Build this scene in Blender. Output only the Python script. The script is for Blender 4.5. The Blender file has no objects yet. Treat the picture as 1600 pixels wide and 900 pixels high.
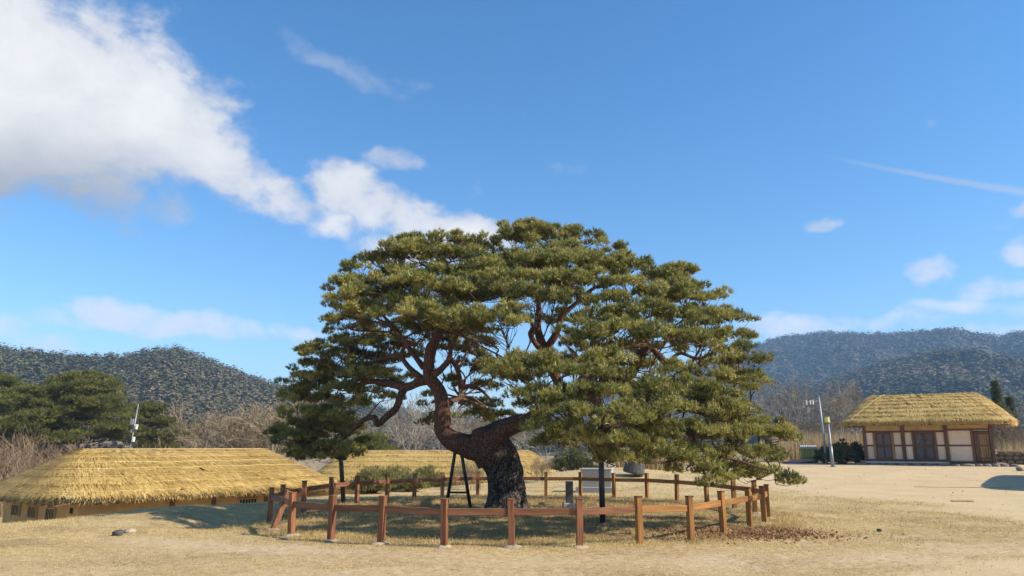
import bpy, math, random
import numpy as np
from mathutils import Vector, Matrix, noise as mnoise

random.seed(7)
rng = np.random.default_rng(7)
scene = bpy.context.scene
col = scene.collection
R_ = math.radians

# ------------------------------------------------------------------ camera
FPX = 1150.0                       # focal length in pixels of the 1600 px wide photograph
PITCH = math.atan(248.0 / FPX)
EYE = 1.65
cam_data = bpy.data.cameras.new('camera')
cam_data.sensor_width = 36.0
cam_data.lens = FPX / 1600.0 * 36.0
cam_data.clip_start = 0.1
cam_data.clip_end = 12000.0
cam = bpy.data.objects.new('camera', cam_data)
col.objects.link(cam)
cam.location = (0, 0, EYE)
cam.rotation_euler = (math.pi / 2 + PITCH, 0, 0)
scene.camera = cam

def ray(px, py):
    u = (px - 800.0) / FPX
    v = (450.0 - py) / FPX
    return np.array([u, math.cos(PITCH) - v * math.sin(PITCH), math.sin(PITCH) + v * math.cos(PITCH)])

def at(px, py, Y):
    r = ray(px, py)
    return np.array([0, 0, EYE]) + r * (Y / r[1])

def gz(px, py, z=0.0):
    r = ray(px, py)
    return np.array([0, 0, EYE]) + r * ((z - EYE) / r[2])

def azel(px, py):
    r = ray(px, py)
    r = r / np.linalg.norm(r)
    return math.atan2(r[0], r[1]), math.asin(r[2])

# ------------------------------------------------------------------ light and exposure
SUN_EL = R_(37.0)
SUN_AZ = R_(106.0)                 # measured from +Y (view direction) towards +X (right)
sun_dir = Vector((math.sin(SUN_AZ) * math.cos(SUN_EL), math.cos(SUN_AZ) * math.cos(SUN_EL), math.sin(SUN_EL)))
sun_data = bpy.data.lights.new('sun', 'SUN')
sun_data.energy = 4.8
sun_data.angle = R_(0.53)
sun_data.color = (1.0, 0.90, 0.74)
sun = bpy.data.objects.new('sun', sun_data)
col.objects.link(sun)
sun.location = (60, -10, 50)
sun.rotation_euler = sun_dir.to_track_quat('Z', 'Y').to_euler()

vs = scene.view_settings
vs.view_transform = 'Standard'
vs.look = 'None'
vs.exposure = 0.68
vs.gamma = 1.0
vs.use_curve_mapping = False
scene.display_settings.display_device = 'sRGB'
scene.cycles.use_denoising = True
try:
    scene.cycles.denoiser = 'OPENIMAGEDENOISE'
    scene.cycles.denoising_input_passes = 'RGB_ALBEDO_NORMAL'
    scene.cycles.denoising_prefilter = 'ACCURATE'
except Exception:
    pass
scene.cycles.max_bounces = 6
scene.cycles.diffuse_bounces = 4
scene.cycles.glossy_bounces = 2
scene.cycles.transmission_bounces = 4
scene.cycles.volume_bounces = 0
scene.cycles.sample_clamp_indirect = 6.0

# ------------------------------------------------------------------ sky with clouds
world = bpy.data.worlds.new('World')
scene.world = world
world.use_nodes = True
world.cycles.sampling_method = 'MANUAL'
world.cycles.sample_map_resolution = 512
wt = world.node_tree
wt.nodes.clear()

class NT:
    """small helper to write node trees as expressions"""
    def __init__(s, tree): s.t = tree
    def n(s, typ, **kw):
        nd = s.t.nodes.new(typ)
        for k, v in kw.items(): setattr(nd, k, v)
        return nd
    def put(s, sock, v):
        if isinstance(v, (int, float)): sock.default_value = v
        elif isinstance(v, (tuple, list)): sock.default_value = v
        else: s.t.links.new(v, sock)
    def m(s, op, a, b=0.0, c=0.0, clamp=False):
        nd = s.n('ShaderNodeMath', operation=op, use_clamp=clamp)
        s.put(nd.inputs[0], a); s.put(nd.inputs[1], b); s.put(nd.inputs[2], c)
        return nd.outputs[0]
    def sstep(s, v, a, b, o0=0.0, o1=1.0):
        nd = s.n('ShaderNodeMapRange', interpolation_type='SMOOTHSTEP')
        s.put(nd.inputs[0], v)
        nd.inputs[1].default_value = a; nd.inputs[2].default_value = b
        nd.inputs[3].default_value = o0; nd.inputs[4].default_value = o1
        return nd.outputs[0]
    def noise(s, vec, scale, detail=4.0, rough=0.55, dist=0.0, color=False):
        nd = s.n('ShaderNodeTexNoise')
        if vec is not None: s.put(nd.inputs['Vector'], vec)
        nd.inputs['Scale'].default_value = scale
        nd.inputs['Detail'].default_value = detail
        nd.inputs['Roughness'].default_value = rough
        nd.inputs['Distortion'].default_value = dist
        return nd.outputs['Color'] if color else nd.outputs['Fac']
    def mix(s, f, a, b, blend='MIX'):
        nd = s.n('ShaderNodeMix', data_type='RGBA', blend_type=blend)
        s.put(nd.inputs[0], f)
        s.put(nd.inputs[6], a if not isinstance(a, tuple) or len(a) == 4 else a + (1,))
        s.put(nd.inputs[7], b if not isinstance(b, tuple) or len(b) == 4 else b + (1,))
        return nd.outputs[2]

w = NT(wt)
tc = w.n('ShaderNodeTexCoord')
sep = w.n('ShaderNodeSeparateXYZ')
wt.links.new(tc.outputs['Generated'], sep.inputs[0])
dx, dy, dz = sep.outputs
AZ = w.m('ARCTAN2', dx, dy)
EL = w.m('ARCSINE', dz)
comb = w.n('ShaderNodeCombineXYZ')
w.put(comb.inputs[0], AZ); w.put(comb.inputs[1], w.m('MULTIPLY', EL, 1.35)); 
skyv = comb.outputs[0]
n_big = w.noise(skyv, 5.0, 6.0, 0.60, 0.3)
n_mid = w.noise(skyv, 13.0, 7.0, 0.62, 0.25)
n_fine = w.noise(skyv, 34.0, 6.0, 0.6, 0.1)
warp = w.noise(skyv, 7.0, 4.0, 0.6, 0.0, color=True)
wsep = w.n('ShaderNodeSeparateXYZ'); wt.links.new(warp, wsep.inputs[0])
AZw = w.m('ADD', AZ, w.m('MULTIPLY', w.m('SUBTRACT', wsep.outputs[0], 0.5), 0.10))
ELw = w.m('ADD', EL, w.m('MULTIPLY', w.m('SUBTRACT', wsep.outputs[1], 0.5), 0.07))

def blob(px, py, rx, ry, amp=1.0, tilt=0.0):
    a0, e0 = azel(px, py)
    ra, re = rx / FPX * 0.92, ry / FPX * 0.95
    da = w.m('SUBTRACT', AZw, a0); de = w.m('SUBTRACT', ELw, e0)
    if tilt:
        c, s_ = math.cos(R_(tilt)), math.sin(R_(tilt))
        da2 = w.m('ADD', w.m('MULTIPLY', da, c), w.m('MULTIPLY', de, s_))
        de = w.m('SUBTRACT', w.m('MULTIPLY', de, c), w.m('MULTIPLY', da, s_)); da = da2
    a = w.m('MULTIPLY', da, 1.0 / ra); b = w.m('MULTIPLY', de, 1.0 / re)
    d2 = w.m('ADD', w.m('MULTIPLY', a, a), w.m('MULTIPLY', b, b))
    return w.m('MULTIPLY', w.m('MAXIMUM', w.m('SUBTRACT', 1.0, d2), -0.95), amp)

def field(blobs):
    f = None
    for b in blobs:
        v = blob(*b)
        f = v if f is None else w.m('SMOOTH_MAX', f, v, 0.25)
    return f

# heavy cumulus and its tail
f_cum = field([
    (60, 150, 320, 165, 1.25), (-60, 60, 260, 150, 1.2), (230, 185, 170, 120, 1.2),
    (330, 255, 130, 60, 1.0, -18), (430, 295, 110, 45, 0.9, -12),
    (540, 290, 75, 55, 1.0), (525, 345, 70, 40, 0.85),
    (590, 325, 70, 45, 0.9), (650, 340, 80, 48, 1.0, -8), (735, 362, 105, 50, 1.05, -8), (650, 390, 130, 40, 0.8),
])
f_low = field([
    (180, 487, 95, 28, 1.2), (300, 508, 130, 24, 1.0, -6), (100, 497, 80, 16, 0.55), (60, 532, 70, 18, 0.55),
    (465, 527, 48, 18, 0.8), (-20, 510, 60, 26, 0.7), 
    (1456, 427, 36, 24, 1.0), (1560, 445, 70, 22, 0.8, 6), (1500, 482, 75, 16, 0.65), (1600, 375, 40, 22, 0.8),
    (1590, 322, 30, 12, 0.6), (1285, 358, 34, 13, 0.6), (1250, 512, 120, 24, 0.75), (1400, 505, 70, 14, 0.5), (1600, 480, 70, 16, 0.6),
    (260, 325, 50, 22, 0.55), (1650, 520, 160, 22, 0.7), (620, 245, 50, 22, 0.6),
])
f_wisp = field([
    (530, 103, 150, 26, 0.95, -17), (640, 130, 60, 10, 0.6, -14), (880, 272, 55, 15, 0.55), (745, 285, 30, 9, 0.5, 40),
    (215, 52, 44, 14, 0.8), (1530, 345, 70, 10, 0.4, 8),
])
# straight contrail
ca0, ce0 = azel(1255, 236); ca1, ce1 = azel(1640, 306)
vx, vy = ca1 - ca0, ce1 - ce0
ln = math.hypot(vx, vy); ux, uy = vx / ln, vy / ln
ta = w.m('SUBTRACT', AZ, ca0); te = w.m('SUBTRACT', w.m('ADD', EL, w.m('MULTIPLY', w.m('SUBTRACT', n_fine, 0.5), 0.004)), ce0)
along = w.m('ADD', w.m('MULTIPLY', ta, ux), w.m('MULTIPLY', te, uy))
across = w.m('ABSOLUTE', w.m('SUBTRACT', w.m('MULTIPLY', ta, uy), w.m('MULTIPLY', te, ux)))
cwid = w.m('ADD', 0.0022, w.m('MULTIPLY', w.m('MAXIMUM', along, 0.0), 0.014))
ctr = w.m('MULTIPLY', w.sstep(w.m('DIVIDE', across, cwid), 1.25, 0.15), w.m('MULTIPLY', w.sstep(along, 0.0, 0.16), w.sstep(along, 1.3, 0.8)))
# unseen clouds added away from the view, coverage raised to whiten the fill
off = w.m('MAXIMUM', w.sstep(w.m('ABSOLUTE', AZ), 0.72, 0.95), w.sstep(EL, 0.62, 0.78))
n_far = w.noise(skyv, 2.6, 6.0, 0.58, 0.3)
d_far = w.m('MULTIPLY', w.sstep(n_far, 0.53, 0.66), off)

d_cum = w.sstep(w.m('ADD', f_cum, w.m('ADD', w.m('MULTIPLY', w.m('SUBTRACT', n_big, 0.5), 1.1), w.m('ADD', w.m('MULTIPLY', w.m('SUBTRACT', n_mid, 0.5), 1.5), w.m('MULTIPLY', w.m('SUBTRACT', n_fine, 0.5), 0.9)))), 0.02, 0.85)
d_low = w.sstep(w.m('ADD', f_low, w.m('ADD', w.m('MULTIPLY', w.m('SUBTRACT', n_mid, 0.5), 2.0), w.m('MULTIPLY', w.m('SUBTRACT', n_fine, 0.5), 1.0))), -0.1, 1.1)
d_wis = w.sstep(w.m('ADD', f_wisp, w.m('MULTIPLY', w.m('SUBTRACT', n_fine, 0.5), 1.7)), 0.15, 1.5)
dens = w.m('MAXIMUM', w.m('MULTIPLY', d_cum, 0.96), w.m('MULTIPLY', d_low, 0.85))
dens = w.m('MAXIMUM', dens, w.m('MULTIPLY', d_wis, 0.42))
dens = w.m('MAXIMUM', dens, w.m('MULTIPLY', ctr, 0.36))
dens = w.m('MAXIMUM', dens, w.m('MULTIPLY', d_far, 0.8))

sky = w.n('ShaderNodeTexSky', sky_type='NISHITA')
sky.sun_disc = False
sky.sun_elevation = SUN_EL
sky.sun_rotation = SUN_AZ
sky.altitude = 50.0
sky.air_density = 1.0
sky.dust_density = 0.1
sky.ozone_density = 3.0
# cloud brightness: thick cores bright, flat bases greyer
SKY_S = 0.127
core = w.sstep(w.m('ADD', w.m('MULTIPLY', f_cum, 0.8), w.m('MULTIPLY', w.m('SUBTRACT', n_mid, 0.5), 0.8)), 0.1, 1.1)
ec = azel(0, 285)[1]
base_sh = w.sstep(w.m('ADD', EL, w.m('MULTIPLY', w.m('SUBTRACT', n_big, 0.5), 0.08)), ec - 0.02, ec + 0.11)
base_sh = w.m('MULTIPLY', w.m('MULTIPLY', w.m('SUBTRACT', 1.0, base_sh), w.sstep(EL, ec - 0.13, ec - 0.06)), w.sstep(AZ, azel(420, 280)[0], azel(120, 280)[0]))
lum = w.m('ADD', 0.45, w.m('MULTIPLY', core, 0.17))
lum = w.m('ADD', lum, w.m('ADD', w.m('MULTIPLY', w.sstep(EL, 0.34, 0.12), 0.24), w.m('MULTIPLY', w.m('SUBTRACT', n_mid, 0.5), 0.16)))
lum = w.m('MULTIPLY', lum, w.m('SUBTRACT', 1.0, w.m('MULTIPLY', base_sh, 0.46)))
ccol = w.mix(core, (0.90, 0.93, 1.05, 1), (1.02, 1.0, 0.96, 1))
cl = w.n('ShaderNodeVectorMath', operation='SCALE')
w.put(cl.inputs[0], ccol); w.put(cl.inputs[3], w.m('MULTIPLY', lum, 1.0 / SKY_S))
hs_ = w.n('ShaderNodeHueSaturation'); hs_.inputs['Saturation'].default_value = 1.25; hs_.inputs['Hue'].default_value = 0.499; w.put(hs_.inputs['Color'], sky.outputs[0])
mixsky = w.mix(dens, hs_.outputs[0], cl.outputs[0])
bg = w.n('ShaderNodeBackground'); bg.inputs[1].default_value = SKY_S
w.put(bg.inputs[0], mixsky)
wo = w.n('ShaderNodeOutputWorld'); wt.links.new(bg.outputs[0], wo.inputs[0])

# ------------------------------------------------------------------ object helpers
def tag(o, label=None, cat=None, group=None, kind=None):
    if label: o['label'] = label
    if cat: o['category'] = cat
    if group: o['group'] = group
    if kind: o['kind'] = kind
    return o

def empty(name, loc, rz=0.0):
    o = bpy.data.objects.new(name, None)
    col.objects.link(o)
    o.empty_display_size = 0.3
    o.location = tuple(float(v) for v in loc); o.rotation_euler = (0, 0, rz)
    return o

def copy_tree(o, parent=None):
    c = o.copy(); col.objects.link(c); c.parent = parent
    for ch in list(o.children): copy_tree(ch, c)
    return c

def link(name, me, parent=None, loc=None):
    o = bpy.data.objects.new(name, me)
    col.objects.link(o)
    if parent is not None: o.parent = parent
    if loc is not None: o.location = tuple(float(v) for v in loc)
    return o

def tri_mesh(name, V, T, mat, tint=None, smooth=False):
    me = bpy.data.meshes.new(name)
    V = np.ascontiguousarray(V, dtype=np.float32); T = np.ascontiguousarray(T, dtype=np.int32)
    me.vertices.add(len(V)); me.vertices.foreach_set('co', V.ravel())
    k = T.shape[1]
    me.loops.add(T.size); me.loops.foreach_set('vertex_index', T.ravel())
    me.polygons.add(len(T)); me.polygons.foreach_set('loop_start', np.arange(0, T.size, k, dtype=np.int32))
    if smooth: me.polygons.foreach_set('use_smooth', np.ones(len(T), dtype=bool))
    if tint is not None:
        a = me.attributes.new('tint', 'FLOAT', 'POINT'); a.data.foreach_set('value', np.ascontiguousarray(tint, dtype=np.float32))
    me.update(calc_edges=True)
    me.materials.append(mat)
    return me

class MB:
    """collects simple shapes into one mesh"""
    def __init__(s): s.v = []; s.f = []
    def add(s, V, F):
        b = len(s.v); s.v += [tuple(float(c) for c in p) for p in V]; s.f += [tuple(b + i for i in f) for f in F]; return s
    def box(s, c, d, rz=0.0, bev=0.0, M=None):
        hx, hy, hz = d[0] / 2, d[1] / 2, d[2] / 2
        if bev > 0:
            b = min(bev, hx * .9, hy * .9, hz * .9)
            P = []
            for sx in (-1, 1):
                for sy in (-1, 1):
                    for sz in (-1, 1):
                        P.append((sx * (hx - b), sy * (hy - b), sz * hz)); P.append((sx * (hx - b), sy * hy, sz * (hz - b))); P.append((sx * hx, sy * (hy - b), sz * (hz - b)))
            def ix(sx, sy, sz, k): return ((0 if sx < 0 else 4) + (0 if sy < 0 else 2) + (0 if sz < 0 else 1)) * 3 + k
            F = []
            for q in (-1, 1):
                F.append([ix(a, b_, q, 0) for a, b_ in ((-1, -1), (1, -1), (1, 1), (-1, 1))][::q])
                F.append([ix(a, q, b_, 1) for a, b_ in ((-1, -1), (-1, 1), (1, 1), (1, -1))][::q])
                F.append([ix(q, a, b_, 2) for a, b_ in ((-1, -1), (1, -1), (1, 1), (-1, 1))][::q])
            for a in (-1, 1):
                for c_ in (-1, 1):
                    e1 = [ix(a, c_, -1, 1), ix(a, c_, -1, 2), ix(a, c_, 1, 2), ix(a, c_, 1, 1)]
                    e2 = [ix(a, -1, c_, 0), ix(a, -1, c_, 2), ix(a, 1, c_, 2), ix(a, 1, c_, 0)]
                    e3 = [ix(-1, a, c_, 0), ix(-1, a, c_, 1), ix(1, a, c_, 1), ix(1, a, c_, 0)]
                    F += [e1[::a * c_], e2[::-a * c_], e3[::a * c_]]
                    for d_ in (-1, 1):
                        F.append([ix(a, c_, d_, 0), ix(a, c_, d_, 1), ix(a, c_, d_, 2)][::a * c_ * d_])
        else:
            P = [(sx * hx, sy * hy, sz * hz) for sz in (-1, 1) for sx, sy in ((-1, -1), (1, -1), (1, 1), (-1, 1))]
            F = [(3, 2, 1, 0), (4, 5, 6, 7), (0, 1, 5, 4), (1, 2, 6, 5), (2, 3, 7, 6), (3, 0, 4, 7)]
        if M is not None: P = [M @ Vector(p) for p in P]
        elif rz:
            cc, ss = math.cos(rz), math.sin(rz); P = [(x * cc - y * ss, x * ss + y * cc, z) for x, y, z in P]
        return s.add([(p[0] + c[0], p[1] + c[1], p[2] + c[2]) for p in P], F)
    def beam(s, a, b, wd, ht, bev=0.0):
        a, b = Vector(a), Vector(b); d = b - a; L = d.length; d.normalize()
        side = d.cross(Vector((0, 0, 1)))
        if side.length < 1e-4: side = Vector((1, 0, 0))
        side.normalize(); up = side.cross(d)
        Mx = Matrix((d, side, up)).transposed()
        return s.box((a + b) / 2, (L, wd, ht), bev=bev, M=Mx)
    def tube(s, P, rad, k=8, cap=True):
        V, F = tube_arrays(P, rad, k, cap)
        return s.add(V, F)
    def build(s, name, mat, parent=None, loc=None, smooth=False):
        me = bpy.data.meshes.new(name); me.from_pydata(s.v, [], s.f); me.materials.append(mat)
        if smooth: me.polygons.foreach_set('use_smooth', [True] * len(me.polygons))
        me.update()
        return link(name, me, parent, loc)

def tube_arrays(P, rad, k=8, cap=True):
    P = np.array([[float(c) for c in p] for p in P]); n = len(P)
    if np.isscalar(rad): rad = [rad] * n
    t = np.gradient(P, axis=0); t /= np.linalg.norm(t, axis=1)[:, None] + 1e-9
    ref = np.array([0, 0, 1.0]) if abs(t[0][2]) < 0.9 else np.array([1.0, 0, 0])
    u = np.cross(t[0], ref); u /= np.linalg.norm(u)
    V = []; ang = np.arange(k) * 2 * math.pi / k
    for i in range(n):
        u = u - t[i] * np.dot(u, t[i]); u /= np.linalg.norm(u) + 1e-9
        v = np.cross(t[i], u)
        V.append(P[i] + rad[i] * (np.cos(ang)[:, None] * u + np.sin(ang)[:, None] * v))
    V = np.concatenate(V)
    F = [(i * k + j, i * k + (j + 1) % k, (i + 1) * k + (j + 1) % k, (i + 1) * k + j) for i in range(n - 1) for j in range(k)]
    if cap: F += [tuple(range(k))[::-1], tuple((n - 1) * k + j for j in range(k))]
    return V, F

def catmull(P, n=6):
    P = [np.array(p, float) for p in P]
    Q = [2 * P[0] - P[1]] + P + [2 * P[-1] - P[-2]]
    out = []
    for i in range(1, len(Q) - 2):
        p0, p1, p2, p3 = Q[i - 1], Q[i], Q[i + 1], Q[i + 2]
        for k in range(n):
            t = k / n
            out.append(0.5 * ((2 * p1) + (-p0 + p2) * t + (2 * p0 - 5 * p1 + 4 * p2 - p3) * t * t + (-p0 + 3 * p1 - 3 * p2 + p3) * t ** 3))
    out.append(P[-1])
    return np.array(out)

def hash2(ix, iy, s=0):
    h = (ix.astype(np.int64) * 374761393 + iy.astype(np.int64) * 668265263 + s * 982451653) & 0x7fffffff
    h = ((h ^ (h >> 13)) * 1274126177) & 0x7fffffff
    return ((h ^ (h >> 16)) & 0xffff) / 65535.0

def vnoise(x, y, sc, s=0, oct=3):
    x = np.asarray(x, float) * sc; y = np.asarray(y, float) * sc
    tot = 0; amp = 1; nrm = 0
    for o in range(oct):
        ix, iy = np.floor(x), np.floor(y); fx, fy = x - ix, y - iy
        fx = fx * fx * (3 - 2 * fx); fy = fy * fy * (3 - 2 * fy)
        a = hash2(ix, iy, s + o); b = hash2(ix + 1, iy, s + o); c = hash2(ix, iy + 1, s + o); d = hash2(ix + 1, iy + 1, s + o)
        tot = tot + amp * ((a * (1 - fx) + b * fx) * (1 - fy) + (c * (1 - fx) + d * fx) * fy)
        nrm += amp; amp *= .5; x = x * 2.03 + 7.1; y = y * 2.03 + 3.7
    return tot / nrm

def ss(a, b, x):
    t = np.clip((np.asarray(x, float) - a) / (b - a), 0, 1)
    return t * t * (3 - 2 * t)

# ------------------------------------------------------------------ materials
def new_mat(name):
    m = bpy.data.materials.new(name); m.use_nodes = True
    t = m.node_tree; t.nodes.clear()
    h = NT(t)
    out = h.n('ShaderNodeOutputMaterial')
    return m, h, out

def surf(name, c1, c2, scale=6.0, rough=0.8, bump=0.0, bscale=None, detail=5.0, stretch=None, c3=None, spec=0.3, coord='Object', c3lo=0.58, c3hi=0.75, metal=0.0):
    m, h, out = new_mat(name)
    tcn = h.n('ShaderNodeTexCoord')
    vec = tcn.outputs[coord]
    if stretch:
        mp = h.n('ShaderNodeMapping'); h.put(mp.inputs[0], vec); mp.inputs['Scale'].default_value = stretch; vec = mp.outputs[0]
    oi = h.n('ShaderNodeObjectInfo')
    off = h.n('ShaderNodeVectorMath', operation='ADD')
    sc_ = h.n('ShaderNodeVectorMath', operation='SCALE'); 
    cb = h.n('ShaderNodeCombineXYZ'); h.put(cb.inputs[0], oi.outputs['Random']); h.put(cb.inputs[1], oi.outputs['Random'])
    h.put(sc_.inputs[0], cb.outputs[0]); sc_.inputs[3].default_value = 37.0
    h.put(off.inputs[0], vec); h.put(off.inputs[1], sc_.outputs[0]); vec = off.outputs[0]
    f = h.sstep(h.noise(vec, scale, detail, 0.6), 0.3, 0.7)
    c = h.mix(f, c1, c2)
    if c3 is not None:
        c = h.mix(h.sstep(h.noise(vec, scale * 0.37, 4.0, 0.6), c3lo, c3hi), c, c3)
    hv = h.n('ShaderNodeHueSaturation'); h.put(hv.inputs['Color'], c)
    h.put(hv.inputs['Value'], h.m('ADD', 0.88, h.m('MULTIPLY', oi.outputs['Random'], 0.24)))
    b = h.n('ShaderNodeBsdfPrincipled')
    h.put(b.inputs['Base Color'], hv.outputs[0]); b.inputs['Roughness'].default_value = rough
    b.inputs['Specular IOR Level'].default_value = spec; b.inputs['Metallic'].default_value = metal
    if bump:
        bn = h.n('ShaderNodeBump'); bn.inputs['Strength'].default_value = 1.0; bn.inputs['Distance'].default_value = bump
        h.put(bn.inputs['Height'], h.noise(vec, bscale or scale * 2, 6.0, 0.65)); h.put(b.inputs['Normal'], bn.outputs[0])
    h.t.links.new(b.outputs[0], out.inputs[0])
    return m

def leafmat(name, ramp, trans=0.25, rough=0.6, spec=0.25):
    m, h, out = new_mat(name)
    at_ = h.n('ShaderNodeAttribute', attribute_name='tint')
    cr = h.n('ShaderNodeValToRGB'); h.put(cr.inputs[0], at_.outputs['Fac'])
    els = cr.color_ramp.elements
    els[0].position = ramp[0][0]; els[0].color = ramp[0][1] + (1,)
    els[1].position = ramp[-1][0]; els[1].color = ramp[-1][1] + (1,)
    for p, c in ramp[1:-1]:
        e = els.new(p); e.color = c + (1,)
    b = h.n('ShaderNodeBsdfPrincipled'); h.put(b.inputs['Base Color'], cr.outputs[0])
    b.inputs['Roughness'].default_value = rough; b.inputs['Specular IOR Level'].default_value = spec
    if trans > 0:
        tr = h.n('ShaderNodeBsdfTranslucent'); h.put(tr.inputs[0], cr.outputs[0])
        mx = h.n('ShaderNodeMixShader'); mx.inputs[0].default_value = trans
        h.t.links.new(b.outputs[0], mx.inputs[1]); h.t.links.new(tr.outputs[0], mx.inputs[2])
        h.t.links.new(mx.outputs[0], out.inputs[0])
    else:
        h.t.links.new(b.outputs[0], out.inputs[0])
    return m

M_needle = leafmat('pine_needles', [(0.0, (0.060, 0.070, 0.020)), (0.35, (0.20, 0.205, 0.052)), (0.75, (0.43, 0.395, 0.105)), (0.92, (0.56, 0.47, 0.145)), (1.0, (0.36, 0.21, 0.09))], 0.27, 0.42, 0.5)
M_needle_far = leafmat('far_pine_needles', [(0.0, (0.055, 0.065, 0.020)), (0.5, (0.18, 0.185, 0.050)), (1.0, (0.33, 0.30, 0.085))], 0.45)
M_shrub = leafmat('shrub_leaves', [(0.0, (0.10, 0.10, 0.035)), (0.5, (0.30, 0.285, 0.10)), (1.0, (0.48, 0.42, 0.18))], 0.5)
M_darkshrub = leafmat('dark_shrub_leaves', [(0.0, (0.05, 0.06, 0.022)), (0.5, (0.14, 0.15, 0.055)), (1.0, (0.28, 0.25, 0.10))], 0.4)
M_grass = leafmat('dry_grass_blades', [(0.0, (0.20, 0.135, 0.06)), (0.4, (0.42, 0.29, 0.11)), (0.75, (0.62, 0.455, 0.185)), (0.93, (0.70, 0.55, 0.25)), (1.0, (0.30, 0.30, 0.10))], 0.2, 0.7)
M_straw = leafmat('straw', [(0.0, (0.38, 0.235, 0.065)), (0.45, (0.70, 0.475, 0.15)), (0.8, (0.84, 0.62, 0.23)), (1.0, (0.87, 0.69, 0.33))], 0.15, 0.55, 0.35)
M_straw_b = leafmat('straw_left', [(0.0, (0.32, 0.20, 0.055)), (0.45, (0.58, 0.39, 0.110)), (0.8, (0.70, 0.51, 0.17)), (1.0, (0.77, 0.61, 0.27))], 0.15, 0.55, 0.35)
M_litter = leafmat('fallen_leaves', [(0.0, (0.14, 0.06, 0.03)), (0.5, (0.27, 0.12, 0.055)), (1.0, (0.42, 0.26, 0.13))], 0.1)
M_forest = leafmat('hill_forest', [(0.0, (0.060, 0.062, 0.026)), (0.45, (0.105, 0.104, 0.042)), (0.72, (0.140, 0.132, 0.058)), (0.80, (0.175, 0.140, 0.082)), (1.0, (0.22, 0.17, 0.11))], 0.1)
M_reed = leafmat('reeds', [(0.0, (0.30, 0.20, 0.095)), (0.5, (0.46, 0.33, 0.165)), (1.0, (0.60, 0.46, 0.25))], 0.2)

def bark_mat(name, dark, mid, light, red=None, scale=9.0):
    m, h, out = new_mat(name)
    tcn = h.n('ShaderNodeTexCoord'); mp = h.n('ShaderNodeMapping'); h.put(mp.inputs[0], tcn.outputs['Object'])
    mp.inputs['Scale'].default_value = (1, 1, 0.34)
    wn = h.noise(mp.outputs[0], 5.0, 4.0, 0.6, color=True)
    ad = h.n('ShaderNodeVectorMath', operation='MULTIPLY_ADD'); h.put(ad.inputs[0], wn); ad.inputs[1].default_value = (0.30, 0.30, 0.22); h.put(ad.inputs[2], mp.outputs[0])
    vo = h.n('ShaderNodeTexVoronoi', feature='DISTANCE_TO_EDGE'); h.put(vo.inputs['Vector'], ad.outputs[0]); vo.inputs['Scale'].default_value = scale
    plate = h.sstep(vo.outputs['Distance'], 0.015, 0.16)
    n1 = h.noise(tcn.outputs['Object'], 26.0, 6.0, 0.7)
    c = h.mix(h.sstep(n1, 0.36, 0.68), mid, light)
    c = h.mix(plate, dark, c)
    if red is not None:
        at_ = h.n('ShaderNodeAttribute', attribute_name='tint')
        c = h.mix(h.m('MULTIPLY', at_.outputs['Fac'], h.m('ADD', 0.45, h.m('MULTIPLY', n1, 0.9)), clamp=True), c, h.mix(h.sstep(n1, 0.35, 0.7), red, (red[0] * 1.9, red[1] * 2.0, red[2] * 2.0)))
    b = h.n('ShaderNodeBsdfPrincipled'); h.put(b.inputs['Base Color'], c); b.inputs['Roughness'].default_value = 0.85; b.inputs['Specular IOR Level'].default_value = 0.2
    bn = h.n('ShaderNodeBump'); bn.inputs['Distance'].default_value = 0.03; bn.inputs['Strength'].default_value = 0.9
    h.put(bn.inputs['Height'], h.m('ADD', plate, h.m('MULTIPLY', n1, 0.5))); h.put(b.inputs['Normal'], bn.outputs[0])
    h.t.links.new(b.outputs[0], out.inputs[0])
    return m

M_bark = bark_mat('pine_bark', (0.008, 0.006, 0.005), (0.050, 0.037, 0.030), (0.19, 0.155, 0.125), red=(0.125, 0.056, 0.034), scale=14.0)
M_twig = surf('pine_twig', (0.085, 0.050, 0.032), (0.17, 0.10, 0.062), 18.0, 0.85)
M_bare = surf('bare_twigs', (0.19, 0.145, 0.09), (0.32, 0.25, 0.16), 2.0, 0.9)
M_bare_grey = surf('bare_grey_twigs', (0.175, 0.15, 0.125), (0.28, 0.245, 0.205), 2.0, 0.9)
M_bare_red = surf('bare_reddish_twigs', (0.19, 0.13, 0.08), (0.29, 0.205, 0.13), 2.0, 0.9)
M_reedstick = surf('weathered_stick', (0.26, 0.18, 0.10), (0.38, 0.28, 0.17), 6.0, 0.9)
M_sealant = surf('dark_wound_fill', (0.018, 0.019, 0.021), (0.045, 0.046, 0.050), 9.0, 0.75, 0.02, 14.0)
M_wood_red = surf('reddish_fence_wood', (0.15, 0.056, 0.025), (0.30, 0.125, 0.056), 22.0, 0.65, 0.006, 40.0, stretch=(1, 1, 0.08), c3=(0.34, 0.24, 0.18), c3lo=0.66, c3hi=0.85)
M_wood_or = surf('orange_fence_wood', (0.19, 0.080, 0.019), (0.36, 0.165, 0.044), 22.0, 0.65, 0.006, 40.0, stretch=(1, 1, 0.08), c3=(0.15, 0.07, 0.03), c3lo=0.64, c3hi=0.82)
M_rail_red = surf('reddish_rail_wood', (0.13, 0.050, 0.025), (0.26, 0.115, 0.058), 18.0, 0.65, 0.006, 40.0, stretch=(0.08, 0.08, 1), c3=(0.36, 0.26, 0.20), c3lo=0.62, c3hi=0.85)
M_rail_or = surf('orange_rail_wood', (0.21, 0.09, 0.023), (0.37, 0.175, 0.05), 18.0, 0.65, 0.006, 40.0, stretch=(0.08, 0.08, 1), c3=(0.13, 0.065, 0.03), c3lo=0.60, c3hi=0.8)
M_cap = surf('dark_post_cap', (0.05, 0.03, 0.02), (0.11, 0.06, 0.035), 14.0, 0.6)
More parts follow.
